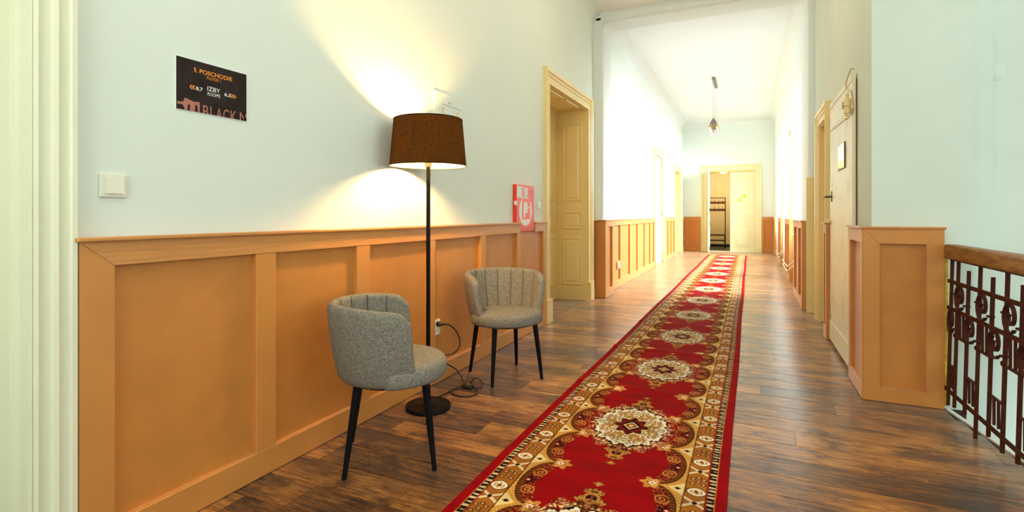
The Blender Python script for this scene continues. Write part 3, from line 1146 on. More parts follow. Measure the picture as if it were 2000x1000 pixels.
# ------------------------------------------------------------------ radiators and pipes
RL = ['white ribbed radiator in the window niche nearest the archway', 'white ribbed radiator in the middle window niche', 'white ribbed radiator in the farthest window niche']
for i, (n0, n1) in enumerate(NICHE):
    root = empty('radiator', (0.80, (n0 + n1) / 2, 0), RL[i], 'radiator', 'corridor radiators')
    k = 0
    yy = n0 + 0.22
    while yy < n1 - 0.2:
        b = MB(); b.box(0.74, 0.86, yy, yy + 0.05, 0.16, 0.84, 0.012); b.build('fin', M['radiator'], root)
        yy += 0.066
    for z in (0.24, 0.76):
        b = MB(); b.tube([(0.80, n0 + 0.2, z), (0.80, n1 - 0.2, z)], 0.022, 8); b.build('header', M['radiator'], root, True, 40)
    for yy in (n0 + 0.3, n1 - 0.35):
        b = MB(); b.box(0.77, 0.83, yy, yy + 0.03, 0.0, 0.17); b.build('foot', M['radiator'], root)
    b = MB()
    vy = n0 + 0.50
    vx = (0.585, 0.600, 0.640)[i]
    b.tube([(0.78, vy, 0.80), (vx + 0.09, vy, 0.83)], 0.016, 8)
    b.tube([(vx + 0.10, vy, 0.828), (vx + 0.09, vy, 0.83), (vx + 0.015, vy, 0.835), (vx, vy, 0.835)], [0.02, 0.030, 0.028, 0.018], 12)
    b.build('valve', M['pipe'], root, True, 40)
# heating pipes along the piers, bending into the niches
for n, (y0, y1, X, nm) in enumerate(((9.9, 11.36, 0.575, 'pier between the first and middle window'), (12.88, 14.26, 0.585, 'pier between the middle and last window'))):
    for q, dz in enumerate((0.0, -0.075)):
        b = MB()
        z = 0.265 + dz
        pts = [(0.72, y0 - 0.42, z + 0.17), (0.665, y0 - 0.22, z + 0.125), (X + 0.004, y0 - 0.01, z + 0.008), (X, y0 + 0.06, z), (X, y1, z), (X + 0.03, y1 + 0.05, z), (0.74, y1 + 0.12, z)]
        b.tube(pts, 0.0125, 8)
        tag(b.build('heating_pipe', M['pipe'], None, True, 50), '%s cream heating pipe bent around the %s' % (('upper', 'lower')[q], nm), 'pipe', 'heating pipes along the window piers')

# ------------------------------------------------------------------ red runner


def rug_pattern(x, y):
    P = 1.13
    yc = 2.811
    dx = x + 0.58
    u = np.abs(dx)
    t = (y - yc + P / 2) % P - P / 2
    at = np.abs(t)
    p3 = P / 3
    s = (y - yc + p3 / 2) % p3 - p3 / 2
    asn = np.abs(s)
    col = np.empty(x.shape + (3,))

    def C(r, g, b):
        return np.array(srgb(r, g, b)[:3])
    RED, DRED, TAN, BRN, CRM, BLK, WHT, PNK = C(146, 0, 7), C(118, 0, 8), C(208, 146, 66), C(150, 92, 28), C(240, 212, 148), C(22, 10, 8), C(250, 240, 214), C(226, 150, 120)
    col[:] = RED

    def put(mask, c):
        col[mask] = c
    # ---- curl noise from mirrored sines
    w1 = np.sin(u * 118 + 3.1 * np.sin(at * 71)) * np.sin(at * 103 + 2.6 * np.sin(u * 83))
    w2 = np.sin(u * 205 + 2.2 * np.sin(at * 150)) * np.sin(at * 190 + 2.0 * np.sin(u * 160))
    w3 = np.sin(u * 160 + 3.0 * np.sin(asn * 95)) * np.sin(asn * 150 + 2.4 * np.sin(u * 120))
    # ---- scallop lobes along both sides
    arc = 0.205 + 0.112 * np.sqrt(np.clip(1 - (asn / (p3 / 2)) ** 2.2, 0, 1))
    lobe = (u < arc) & (u > 0.19)
    # vines and stars inside the lobes
    lobe_in = lobe & (u > 0.225 + 0.02 * np.cos(s * 2 * PI / p3))
    put(lobe_in, DRED)
    vd = np.sqrt((u - 0.262) ** 2 + (asn - 0.075) ** 2)
    put(lobe_in & (np.abs(vd - 0.028) < 0.0032), TAN)
    put(lobe_in & (np.abs(vd - 0.011) < 0.0030), TAN)
    put(lobe_in & (np.abs(w3) > 0.84) & (u < 0.285), TAN)
    put(lobe_in & (w2 > 0.80) & (u < 0.29), BLK)
    sd_ang = np.arctan2(s, u - 0.288)
    sd = np.sqrt((u - 0.288) ** 2 + s ** 2)
    put(lobe_in & (sd < 0.026 + 0.013 * np.cos(7 * sd_ang)), BLK)
    put(sd < 0.010, C(205, 60, 48))
    put(sd < 0.005, WHT)
    # cusp flowers
    cs = np.abs(asn - p3 / 2)
    fd = np.sqrt(((u - 0.205) / 1.0) ** 2 + (cs / 1.0) ** 2)
    fa = np.arctan2(cs, u - 0.205)
    put((fd < 0.045 + 0.010 * np.cos(6 * fa)) & (w3 > -0.35), TAN)
    put((fd < 0.030 + 0.006 * np.cos(5 * fa)), C(232, 176, 100))
    put((fd < 0.030) & (w3 > 0.5), C(130, 30, 14))
    put(fd < 0.014, WHT)
    put(fd < 0.006, C(190, 40, 20))
    # cream scallop border outside the arcs
    zone = (u >= arc) & (u < 0.335) & (u > 0.2)
    put(zone, C(200, 140, 62))
    band = np.clip(u - arc, 0, 1)
    put(zone & (np.sin(s * 240) * np.sin(u * 330) > 0.25), C(224, 178, 96))
    put(zone & (np.abs(band - 0.002) < 0.004), C(60, 14, 6))
    rim = (u < arc) & (u > arc - 0.020) & (u > 0.23)
    put(rim, C(128, 70, 18))
    put(rim & (np.sin(s * 330 + u * 60) > 0.35), C(38, 14, 6))
    # cream pointed cusps
    put(zone & (u - 0.27 > cs * 1.1) & (cs < 0.05) & (u > 0.272), CRM)
    put(zone & (np.abs(u - 0.308) * 0.8 + cs < 0.013), BLK)
    put(np.abs(u - 0.336) < 0.003, C(60, 26, 10))
    # ---- tan band with leaves, dots and crosses
    bz = (u >= 0.339) & (u < 0.425)
    put(bz, C(168, 104, 34))
    p4 = P / 4
    q = (y - yc + p4 / 2) % p4 - p4 / 2
    ub = u - 0.382
    le = np.sqrt((ub / 0.036) ** 2 + (q / 0.034) ** 2 * (1 + 0.5 * np.abs(ub) / 0.036))
    put(bz & (le < 1.18), C(70, 12, 6))
    put(bz & (le < 1.0), WHT)
    put(bz & (le < 0.72) & (np.sin(ub * 300 + 2 * np.sin(q * 200)) * np.sin(q * 260) > -0.1), C(196, 140, 62))
    put(bz & (le < 0.3), C(120, 60, 16))
    for off, ubc in ((0.093, 0.0), (0.093 + 0.022, 0.022), (0.093 + 0.022, -0.022), (0.093 - 0.022, 0.022), (0.093 - 0.022, -0.022), (0.093 + .038, 0.0)):
        dd = np.sqrt((q - off) ** 2 * 1.4 + (ub - ubc) ** 2)
        put(bz & (dd < 0.0125), C(70, 16, 8))
        put(bz & (dd < 0.006), C(236, 190, 130))
    qx = q + 0.092
    xx = np.abs(np.abs(qx) * 1.2 - np.abs(ub) * 0.9)
    inx = bz & (np.abs(qx) < 0.042)
    put(inx & (xx < 0.017), C(92, 16, 8))
    put(inx & (xx < 0.012), C(238, 206, 160))
    put(inx & (np.sqrt(qx ** 2 + ub ** 2) < 0.011), BLK)
    put((np.abs(u - 0.421) < 0.003), C(150, 30, 10))
    # ---- black guard stripe with beads
    gz = (u >= 0.426) & (u < 0.455)
    put(gz, BLK)
    put(gz & (np.sin(y * 210) + 0.55 * np.sin(y * 97 + 40 * u) + 26 * (0.014 - np.abs(u - 0.4405)) > 0.62), C(232, 208, 160))
    put((u >= 0.453) & (u < 0.457), C(206, 130, 50))
    put(u >= 0.457, C(150, 0, 12))
    # ---- medallion
    a = np.arctan2(t / 0.262, dx / 0.19)
    rr = np.sqrt((dx / 0.19) ** 2 + (t / 0.262) ** 2)
    crest_w = 0.098 * np.clip(1 - (at - 0.20) / 0.275, 0, 1) + 0.018 * np.cos(at * 95)
    crest = (u < crest_w) & (at > 0.16) & (at < 0.475)
    put(crest & (w1 > -0.75), BRN)
    put(crest & (w2 > 0.25), C(214, 160, 84))
    put(crest & (w1 < -0.30), C(70, 14, 8))
    put(crest & (w2 < -0.62), BLK)
    cd = np.sqrt((u / 0.9) ** 2 + (at - 0.345) ** 2)
    put(cd < 0.040, C(196, 140, 60))
    put(cd < 0.026, BLK)
    put((np.abs(u) < 0.006) & (np.abs(at - 0.345) < 0.024), C(150, 60, 20))
    halo = (rr < 1.22 + 0.07 * np.cos(12 * a)) & (rr >= 0.9)
    put(halo & (w1 > 0.22), C(176, 110, 44))
    put(halo & (w2 > 0.45), PNK)
    put(halo & (np.abs(w1) < 0.10), BLK)
    put(halo & (rr < 1.12) & (w1 > 0.45), CRM)
    put(halo & (w1 < -0.6), C(92, 8, 8))
    edge = 0.93 + 0.05 * np.cos(14 * a) + 0.03 * np.cos(22 * a) + 0.045 * w1
    put(rr < edge + 0.05, BLK)
    put(rr < edge + 0.018, WHT)
    inner = rr < edge - 0.06
    put(inner, C(228, 190, 112))
    put(inner & (w1 > 0.42), WHT)
    put(inner & (rr > edge - 0.16) & (w2 > -0.2), WHT)
    put(inner & (w1 < -0.46) & (rr > 0.45), C(150, 88, 28))
    put(inner & (np.abs(w1 - 0.12) < 0.17) & (rr > 0.36), BLK)
    put(inner & (w2 > 0.80), C(150, 20, 12))
    c2 = np.sqrt((dx / 0.078) ** 2 + (t / 0.105) ** 2)
    ca = np.arctan2(t / 0.105, dx / 0.078)
    put(c2 < 1.0 + 0.16 * np.cos(8 * ca), BLK)
    put((c2 < 0.93 + 0.14 * np.cos(8 * ca)) & (w2 > 0.05), C(140, 16, 12))
    put(c2 < 0.62, C(40, 8, 6))
    dmd = u / 0.042 + at / 0.052
    put(dmd < 1.0, CRM)
    put(dmd < 0.76, C(110, 12, 8))
    put(dmd < 0.40, CRM)
    return col


def rug_height(x, y):
    h = 0.0
    for yy, a_, w_ in ((3.42, 0.006, 0.05), (4.45, 0.007, 0.05), (5.60, 0.006, 0.06), (6.75, 0.006, 0.07), (2.2, 0.004, 0.10)):
        h = h + a_ * np.exp(-((y - yy + 0.06 * (x + 0.58)) / w_) ** 2)
    return 0.007 + h


RX0, RX1 = -1.081, -0.080
segs = [(0.9, 3.3, 0.0026, 0.0040), (3.3, 5.6, 0.0042, 0.0075), (5.6, 9.2, 0.0065, 0.017), (9.2, 15.82, 0.010, 0.034)]
V, F, CC = [], [], []
base_i = 0
for (y0, y1, ddx, ddy) in segs:
    nx = int(round((RX1 - RX0) / ddx)) + 1
    ny = int(round((y1 - y0) / ddy)) + 1
    xs = np.linspace(RX0, RX1, nx)
    ys_ = np.linspace(y0, y1, ny)
    X, Y = np.meshgrid(xs, ys_)
    k = 2 if ddy < 0.01 else 4
    acc = 0
    for i in range(k):
        for j in range(k):
            acc = acc + rug_pattern(X + ((i + 0.5) / k - 0.5) * ddx, Y + ((j + 0.5) / k - 0.5) * ddy)
    acc = acc / (k * k)
    Z = rug_height(X, Y)
    wob = 0.004 * np.sin(Y * 1.7)
    G = np.stack([X + wob, Y, Z], -1)
    V.append(G.reshape(-1, 3))
    CC.append(acc.reshape(-1, 3))
    idx = np.arange(nx * ny).reshape(ny, nx) + base_i
    F.append(np.stack([idx[:-1, :-1], idx[:-1, 1:], idx[1:, 1:], idx[1:, :-1]], -1).reshape(-1, 4))
    # skirts
    for c in (0, nx - 1):
        top = G[:, c, :]
        low = top.copy(); low[:, 2] = 0.0
        i0 = sum(len(v) for v in V)
        V.append(low); CC.append(np.tile(np.array(srgb(150, 6, 14)[:3]), (ny, 1)))
        li = np.arange(ny) + i0
        ti = idx[:, c]
        F.append(np.stack([ti[:-1], ti[1:], li[1:], li[:-1]], -1) if c == 0 else np.stack([ti[:-1], li[:-1], li[1:], ti[1:]], -1))
    base_i = sum(len(v) for v in V)
V = np.concatenate(V); F = np.concatenate(F); CC = np.concatenate(CC)
me = bpy.data.meshes.new('runner_rug')
me.vertices.add(len(V)); me.vertices.foreach_set('co', V.astype(np.float32).ravel())
me.loops.add(len(F) * 4); me.loops.foreach_set('vertex_index', F.astype(np.int32).ravel())
me.polygons.add(len(F)); me.polygons.foreach_set('loop_start', (np.arange(len(F)) * 4).astype(np.int32))
try:
    me.polygons.foreach_set('loop_total', np.full(len(F), 4, np.int32))
except Exception:
    pass
me.update(calc_edges=True)
at = me.attributes.new('pattern', 'FLOAT_COLOR', 'POINT')
at.data.foreach_set('color', np.concatenate([CC, np.ones((len(CC), 1))], 1).astype(np.float32).ravel())
me.materials.append(M['rug'])
rug = bpy.data.objects.new('runner_rug', me)
COL.objects.link(rug)
tag(rug, 'long red oriental runner with cream medallions down the corridor floor', 'rug')

# ------------------------------------------------------------------ grey barrel chairs


def make_chair():
    root = empty('barrel_chair', (0, 0, 0), '', 'chair', 'grey barrel chairs along the wainscot')
    phm = math.radians(106)
    N = 126
    TH = 0.054
    NCH = 9

    def zt(ph):
        k = abs(ph) / phm
        z = 0.748 - 0.028 * k ** 3
        e = (phm - abs(ph)) / math.radians(13)
        if e < 1:
            z -= 0.055 * (1 - math.sqrt(max(0, 1 - 0.86 * (1 - e) ** 2)))
        return z

    def section(ph, th_scale=1.0):
        z1 = zt(ph)
        ch = abs(math.sin((ph / (2 * phm) + 0.5) * NCH * PI))  # 0 at channel seams
        pts = []
        zs = [0.388, 0.400] + [0.42 + (z1 - 0.030 - 0.42) * q / 7 for q in range(8)]

        def ro(z):
            k = (z - 0.39) / (0.75 - 0.39)
            return 0.243 + 0.054 * k + 0.012 * math.sin(k * PI)
        for i, z in enumerate(zs):
            z = min(z, z1 - 0.028)
            r_ = ro(z) - (0.018 if i == 0 else (0.006 if i == 1 else 0))
            pts.append((r_, z))
        rt = ro(z1 - 0.028)
        for t in (30, 60, 90, 120, 150):
            pts.append((rt - TH / 2 + TH / 2 * math.cos(math.radians(t)), z1 - 0.028 + 0.028 * math.sin(math.radians(t))))
        for z in zs[::-1][:-1]:
            z = min(z, z1 - 0.028)
            puff = 0.012 * (ch ** 0.45) * min(1.0, (phm - abs(ph)) / 0.12 + 0.3) * min(1, (z1 - z) / 0.05)
            pts.append((ro(z) - TH + 0.008 - puff, z))
        pts.append((ro(0.39) - TH, 0.388))
        if th_scale < 1:
            cx = sum(p[0] for p in pts) / len(pts)
            # shrink thickness toward the mid line and the top down a little
            out = []
            for r_, z in pts:
                mid = ro(z) - TH / 2
                out.append((mid + (r_ - mid) * th_scale, 0.40 + (z - 0.40) * (1 - 0.10 * (1 - th_scale))))
            pts = out
        return pts
    rings = []

    def warp(ph, z):
        kk = min(1.0, abs(ph) / phm)
        hgt = max(0.0, min(1.0, (z - 0.43) / 0.30))
        return ph * (1 + kk ** 4 * (0.075 * (1 - hgt) ** 4 - 0.015 * hgt ** 2))

    def add(ph, off, sc):
        ring = []
        for r_, z in section(max(-phm, min(phm, ph)), sc):
            p2 = warp(ph, z)
            ring.append((-r_ * math.cos(p2), r_ * math.sin(p2), z))
        # offset along tangent for rounded arm ends
        if off:
            tx, ty = math.sin(ph), math.cos(ph)
            sgn = 1 if ph > 0 else -1
            ring = [(x + sgn * tx * off, y + sgn * ty * off, z) for x, y, z in ring]
        rings.append(ring)
    for al in (72, 50, 25):
        add(-phm, 0.015 * math.sin(math.radians(al)), math.cos(math.radians(al)))
    for i in range(N + 1):
        add(-phm + 2 * phm * i / N, 0, 1)
    for al in (25, 50, 72):
        add(phm, 0.015 * math.sin(math.radians(al)), math.cos(math.radians(al)))
    b = MB(); b.rings(rings, True, True)
    back = b.build('backrest', M['fabric'], root, True, 60)
    # seam piping in the channel valleys
    for i in range(1, NCH):
        ph = -phm + 2 * phm * i / NCH
        sec = section(ph)
        pts = [(-(r_ - 0.0010) * math.cos(warp(ph, z)), (r_ - 0.0010) * math.sin(warp(ph, z)), z) for r_, z in sec[13:24] if z > 0.45]
        b = MB(); b.tube(pts, 0.0018, 5); b.build('seam', M['seam'], back, True)
    # seat
    S = 96

    def R(th):
        # th from +X (front); smaller inside the shell
        c = math.cos(th)
        front = 0.262 - 0.004 * math.cos(2 * th)
        k = min(1, max(0, (c + 0.32) / 0.30))
        k = k * k * (3 - 2 * k)
        return 0.205 * (1 - k) + front * k
    prof = [(0.55, 0.386), (0.90, 0.386), (0.965, 0.392), (0.992, 0.405), (1.0, 0.425), (0.995, 0.445), (0.975, 0.460), (0.93, 0.470), (0.84, 0.476), (0.6, 0.481), (0.3, 0.483), (0.06, 0.484)]
    rings = []
    for q, z in prof:
        rings.append([(R(th) * q * math.cos(th), R(th) * q * math.sin(th), z + (0.0010 * math.cos(24 * th) if z < 0.40 and q > 0.95 else 0)) for th in [2 * PI * j / S for j in range(S)]])
    b = MB(); b.rings(rings, True, True)
    b.build('seat', M['fabric'], root, True, 60)
    b = MB(); b.lathe([(0.19, 0.372), (0.20, 0.376), (0.20, 0.388), (0.19, 0.389)], 0, 0, 40)
    b.build('seat_base', M['black_metal'], root)
    for sx in (1, -1):
        for sy in (1, -1):
            b = MB()
            t0 = Vector((sx * 0.150, sy * 0.155, 0.384)); t1 = Vector((0.186 if sx > 0 else -0.203, sy * 0.191, 0.0))
            b.tube([t0, t0.lerp(t1, 0.5), t1], [0.0185, 0.0150, 0.0105], 14)
            b.build('leg', M['black_metal'], root, True, 50)
    return root


def dup(root, loc, rz):
    r_ = root.copy(); COL.objects.link(r_); r_.location = loc; r_.rotation_euler = (0, 0, rz)
    for ch in list(root.children):
        c = ch.copy(); COL.objects.link(c); c.parent = r_
        for g in ch.children:
            e = g.copy(); COL.objects.link(e); e.parent = c
    return r_


ch1 = make_chair()
ch2 = dup(ch1, (-1.585, 3.335, 0.0003), math.radians(-38.5))
ch1.location = (-1.552, 2.006, 0.0003)
ch1.rotation_euler = (0, 0, math.radians(37))
ch1['label'] = 'grey melange barrel chair nearer the viewer, seen from its outer side'
ch2['label'] = 'grey melange barrel chair beyond the floor lamp, its seat facing the viewer'

# ------------------------------------------------------------------ floor lamp
LX, LY = -1.737, 2.583
lamp = empty('floor_lamp', (LX, LY, 0), 'lit black floor lamp with brown drum shade between the chairs', 'lamp')
b = MB(); b.lathe([(0.04, 0.0), (0.130, 0.0), (0.134, 0.004), (0.134, 0.020), (0.130, 0.025), (0.03, 0.027), (0.02, 0.034)], LX, LY, 56)
b.build('base', M['black_metal'], lamp, True, 40)
b = MB(); b.lathe([(0.0125, 0.02), (0.0125, 1.44)], LX, LY, 20)
b.build('pole', M['black_metal'], lamp, True, 40)
b = MB(); b.lathe([(0.0125, 1.43), (0.021, 1.435), (0.021, 1.50), (0.012, 1.505)], LX, LY, 20)
b.build('lamp_holder', M['white_plastic'], lamp, True, 40)
b = MB(); b.lathe([(0.012, 1.506), (0.014, 1.52), (0.028, 1.55), (0.031, 1.57), (0.026, 1.593), (0.010, 1.603)], LX, LY, 20)
b.build('bulb', M['bulb'], lamp, True)
SZ0, SZ1, SR0, SR1 = 1.437, 1.712, 0.226, 0.202


def open_cone(r0, r1, z0, z1, th, seg=72):
    mb = MB()
    prof = [(r0, z0), (r1, z1), (r1 - th, z1), (r0 - th, z0)]
    mb.rings([[(LX + r_ * math.cos(2 * PI * k / seg), LY + r_ * math.sin(2 * PI * k / seg), z) for k in range(seg)] for r_, z in prof], True, False, True)
    return mb


sh = open_cone(SR0, SR1, SZ0, SZ1, 0.0012).build('lamp_shade', M['shade'], lamp, True, 40)
open_cone(SR0 - 0.002, SR1 - 0.002, SZ0 + 0.002, SZ1 - 0.002, 0.0008).build('shade_lining', M['lining'], sh, True, 40)
for z, r_ in ((SZ0 + 0.001, SR0), (SZ1 - 0.001, SR1)):
    b = MB()
    n = 72
    b.rings([[(LX + (r_ - 0.0005 + 0.003 * math.cos(q)) * math.cos(2 * PI * k / n), LY + (r_ - 0.0005 + 0.003 * math.cos(q)) * math.sin(2 * PI * k / n), z + 0.003 * math.sin(q)) for q in [2 * PI * j / 6 for j in range(6)]] for k in range(n)], True, False, True)
    b.build('shade_rim', M['black_metal'], sh, True)
b = MB()
sa = math.radians(-82)
b.tube([(LX + (SR0 + 0.0006) * math.cos(sa), LY + (SR0 + 0.0006) * math.sin(sa), SZ0 + 0.004), (LX + (SR1 + 0.0006) * math.cos(sa), LY + (SR1 + 0.0006) * math.sin(sa), SZ1 - 0.004)], 0.0016, 5)
b.build('shade_seam', M['black_plastic'], sh)
b = MB()
for k in range(3):
    t_ = 2 * PI * k / 3 + 0.5
    b.tube([(LX + 0.02 * math.cos(t_), LY + 0.02 * math.sin(t_), 1.492), (LX + (SR0 - 0.009) * math.cos(t_), LY + (SR0 - 0.009) * math.sin(t_), 1.470)], 0.002, 5)
b.build('shade_carrier', M['steel'], lamp)

# socket on the wainscot and lamp cable
so = empty('wall_socket', (XL + 0.010, 3.007, 0.375), 'white double wall socket on the wainscot, left of the far chair', 'socket')
b = MB(); b.box(XL + 0.010, XL + 0.024, 2.962, 3.052, 0.322, 0.428, 0.005, 2); b.build('cover_plate', M['white_plastic'], so, True, 40)
for z in (0.350, 0.400):
    b = MB()
    X0 = XL + 0.0245
    b.rings([[(X0 + h_, 3.007 + r_ * math.cos(2 * PI * j / 20), z + r_ * math.sin(2 * PI * j / 20)) for j in range(20)] for r_, h_ in ((0.021, 0), (0.021, 0.002), (0.017, 0.002), (0.015, 0.0005))])
    rg = b.build('socket_well', M['white_plastic'], so, True, 40)
    b = MB()
    for dy in (-0.009, 0.009):
        b.box(X0 + 0.0004, X0 + 0.0014, 3.007 + dy - 0.0028, 3.007 + dy + 0.0028, z - 0.0028, z + 0.0028)
    b.build('socket_hole', M['dark_hole'], rg)
cb = empty('lamp_cable', (-1.70, 2.93, 0), 'black lamp cable with plug, foot switch and coiled slack', 'cable')
b = MB()
X0 = XL + 0.027
b.tube([(X0, 3.007, 0.400), (X0 + 0.02, 3.007, 0.400), (X0 + 0.035, 3.010, 0.400), (X0 + 0.055, 3.02, 0.399)], [0.018, 0.017, 0.010, 0.006], 12)
b.build('plug', M['black_plastic'], cb, True, 50)
path = smooth_path([(X0 + 0.05, 3.018, 0.399), (-1.89, 3.07, 0.385), (-1.875, 3.13, 0.335), (-1.87, 3.175, 0.265), (-1.875, 3.17, 0.205), (-1.885, 3.10, 0.178), (-1.89, 3.02, 0.190),
                    (-1.90, 2.99, 0.19), (-1.90, 3.02, 0.14), (-1.87, 3.12, 0.07), (-1.84, 3.14, 0.02), (-1.80, 3.10, 0.006), (-1.745, 3.02, 0.006), (-1.715, 2.985, 0.010)], 6)
b = MB(); b.tube(path, 0.0048, 8)
b.build('cord', M['black_plastic'], cb, True)
path = smooth_path([(-1.69, 2.965, 0.012), (-1.64, 2.985, 0.012), (-1.615, 3.03, 0.008), (-1.645, 3.075, 0.03), (-1.69, 3.07, 0.045), (-1.70, 3.02, 0.025), (-1.725, 2.95, 0.012), (-1.76, 2.91, 0.006), (-1.745, 2.85, 0.006),
                    (-1.69, 2.82, 0.006), (-1.62, 2.83, 0.006), (-1.585, 2.88, 0.006), (-1.60, 2.94, 0.006), (-1.66, 2.98, 0.022), (-1.74, 2.945, 0.010), (-1.765, 2.87, 0.006), (-1.77, 2.80, 0.006), (-1.785, 2.73, 0.006), (-1.775, 2.715, 0.014)], 6)
b = MB(); b.tube(path, 0.0048, 8)
b.build('cord', M['black_plastic'], cb, True)
b = MB(); b.tube(smooth_path([(-1.80, 3.19, 0.035), (-1.77, 3.12, 0.045), (-1.74, 3.05, 0.03), (-1.72, 3.0, 0.02)], 4), 0.0038, 6)
b.build('cable_tie', M['black_plastic'], cb, True)
b = MB(); b.box(-1.735, -1.655, 2.955, 3.005, 0.003, 0.028, 0.009, 2)
sw = b.build('foot_switch', M['black_plastic'], cb, True, 50)
b = MB(); b.box(-1.70, -1.675, 2.968, 2.992, 0.0275, 0.033, 0.004)
b.build('switch_rocker', M['steel'], sw)

# ------------------------------------------------------------------ sign on the left wall
SX = XL
SY0, SZb = 1.2445, 1.552
SW, SH = 0.300, 0.200
sg = empty('direction_sign', (SX, SY0, SZb), 'dark floor and room direction sign on the left wall', 'sign')
b = MB(); b.box(SX, SX + 0.005, SY0, SY0 + SW, SZb, SZb + SH); b.build('board', M['sign_black'], sg)
b = MB()
e_ = 0.0012
b.box(SX, SX + 0.0046, SY0 - e_, SY0, SZb - e_, SZb + SH + e_)
b.box(SX, SX + 0.0046, SY0 + SW, SY0 + SW + e_, SZb - e_, SZb + SH + e_)
b.box(SX, SX + 0.0046, SY0, SY0 + SW, SZb - e_, SZb)
b.box(SX, SX + 0.0046, SY0, SY0 + SW, SZb + SH, SZb + SH + e_)
b.build('edge', M['frame'], sg)


def lettering(text, x0, x1, z0, z1, mat, bold=0.0, name='lettering'):
    """flat print on the sign: text fitted to the box x0..x1, z0..z1 (sign coordinates), clipped to the board"""
    cu = bpy.data.curves.new('lettering', 'FONT')
    cu.body = text
    cu.size = 1.0
    cu.offset = bold
    o = bpy.data.objects.new('tmp', cu)
    COL.objects.link(o)
    dg = bpy.context.evaluated_depsgraph_get()
    tm = bpy.data.meshes.new_from_object(o.evaluated_get(dg))
    bpy.data.objects.remove(o)
    bm = bmesh.new(); bm.from_mesh(tm)
    bpy.data.meshes.remove(tm)
    bmesh.ops.triangulate(bm, faces=list(bm.faces))
    xs = [v.co.x for v in bm.verts]; zs = [v.co.y for v in bm.verts]
    ax, bx, az, bz = min(xs), max(xs), min(zs), max(zs)
    for v in bm.verts:
        u = x0 + (v.co.x - ax) / (bx - ax) * (x1 - x0)
        w_ = z0 + (v.co.y - az) / (bz - az) * (z1 - z0)
        v.co = (SX + 0.0055, SY0 + u, SZb + w_)
    for co, no in (((SX, SY0 + SW, 0), (0, 1, 0)), ((0, 0, SZb), (0, 0, -1)), ((0, SY0, 0), (0, -1, 0))):
        geom = list(bm.verts) + list(bm.edges) + list(bm.faces)
        bmesh.ops.bisect_plane(bm, geom=geom, plane_co=co, plane_no=no, clear_outer=True)
    mb = MB(); mb.bm.free(); mb.bm = bm
    ob = mb.build(name, mat, sg)
    return ob


def flat_poly(polys, mat, name):
    mb = MB()
    for p in polys:
        vs = [mb.bm.verts.new((SX + 0.0055, SY0 + u, SZb + w_)) for u, w_ in p]
        mb.bm.faces.new(vs)
    return mb.build(name, mat, sg)


def chevron(x, z, s, d):
    t_ = 0.0045
    return [(x, z), (x + d * s, z + s), (x + d * (s + t_), z + s), (x + d * (s + t_), z + s - 0.001), (x + d * t_ * 1.3, z), (x + d * (s + t_), z - s + .001), (x + d * (s + t_), z - s), (x + d * s, z - s)]


lettering('. POSCHODIE', 0.078, 0.232, 0.1545, 0.1715, M['orange_print'], 0.016)
flat_poly([[(0.0675, 0.1685), (0.0700, 0.1715), (0.0752, 0.1715), (0.0752, 0.1548), (0.0706, 0.1548), (0.0706, 0.1672), (0.0675, 0.1672)]], M['orange_print'], 'digit')
flat_poly([[(0.1768, 0.1485), (0.1780, 0.1500), (0.1795, 0.1500), (0.1795, 0.1385), (0.1782, 0.1385), (0.1782, 0.1482), (0.1768, 0.1476)]], M['orange_print'], 'digit')
lettering('FLOOR', 0.121, 0.1710, 0.1385, 0.1500, M['orange_print'], 0.0)
lettering('8,7', 0.0765, 0.104, 0.0835, 0.0995, M['sign_white'], 0.016)
lettering('IZBY', 0.1235, 0.178, 0.0935, 0.1105, M['sign_white'], 0.005)
lettering('ROOMS', 0.1240, 0.178, 0.0745, 0.0880, M['sign_white'], 0.0)
lettering('6,5', 0.1970, 0.2270, 0.0850, 0.1010, M['sign_white'], 0.016)
for x_, d_ in ((0.0500, 1), (0.0605, 1), (0.2395, -1), (0.2505, -1)):
    flat_poly([chevron(x_, 0.0935, 0.0085, d_)], M['orange_print'], 'arrow')
for ch_, x0_, x1_ in (('B', 0.105, 0.129), ('L', 0.136, 0.155), ('A', 0.160, 0.187), ('C', 0.192, 0.217), ('K', 0.225, 0.252), ('M', 0.268, 0.304)):
    lettering(ch_, x0_, x1_, -0.016, 0.0325, M['copper_print'], 0.003, 'letter')


def arch_logo(x0, x1, z0, z1, legs, drop=0.0):
    return [(x0, z0), (x0, z1 + drop), (x1, z1), (x1, z0)]


lg = [[(0.003, 0.018), (0.003, 0.0275), (0.026, 0.030), (0.032, 0.047), (0.062, 0.039), (0.064, 0.0375), (0.064, 0.024), (0.054, 0.024), (0.043, 0.022), (0.030, 0.0165), (0.018, 0.0195)],
      [(0.064, 0.0375), (0.092, 0.040), (0.092, 0.001), (0.084, 0.001), (0.083, 0.020), (0.080, 0.028), (0.076, 0.028), (0.073, 0.020), (0.072, 0.001), (0.064, 0.001)],
      [(0.026, 0.016), (0.043, 0.022), (0.044, 0.012), (0.042, 0.001), (0.032, 0.001), (0.030, 0.008)],
      [(0.054, 0.024), (0.064, 0.024), (0.064, 0.001), (0.052, 0.001), (0.053, 0.012)]]
flat_poly(lg, M['copper_print'], 'emblem')

# ------------------------------------------------------------------ switches, covers, hydrant box


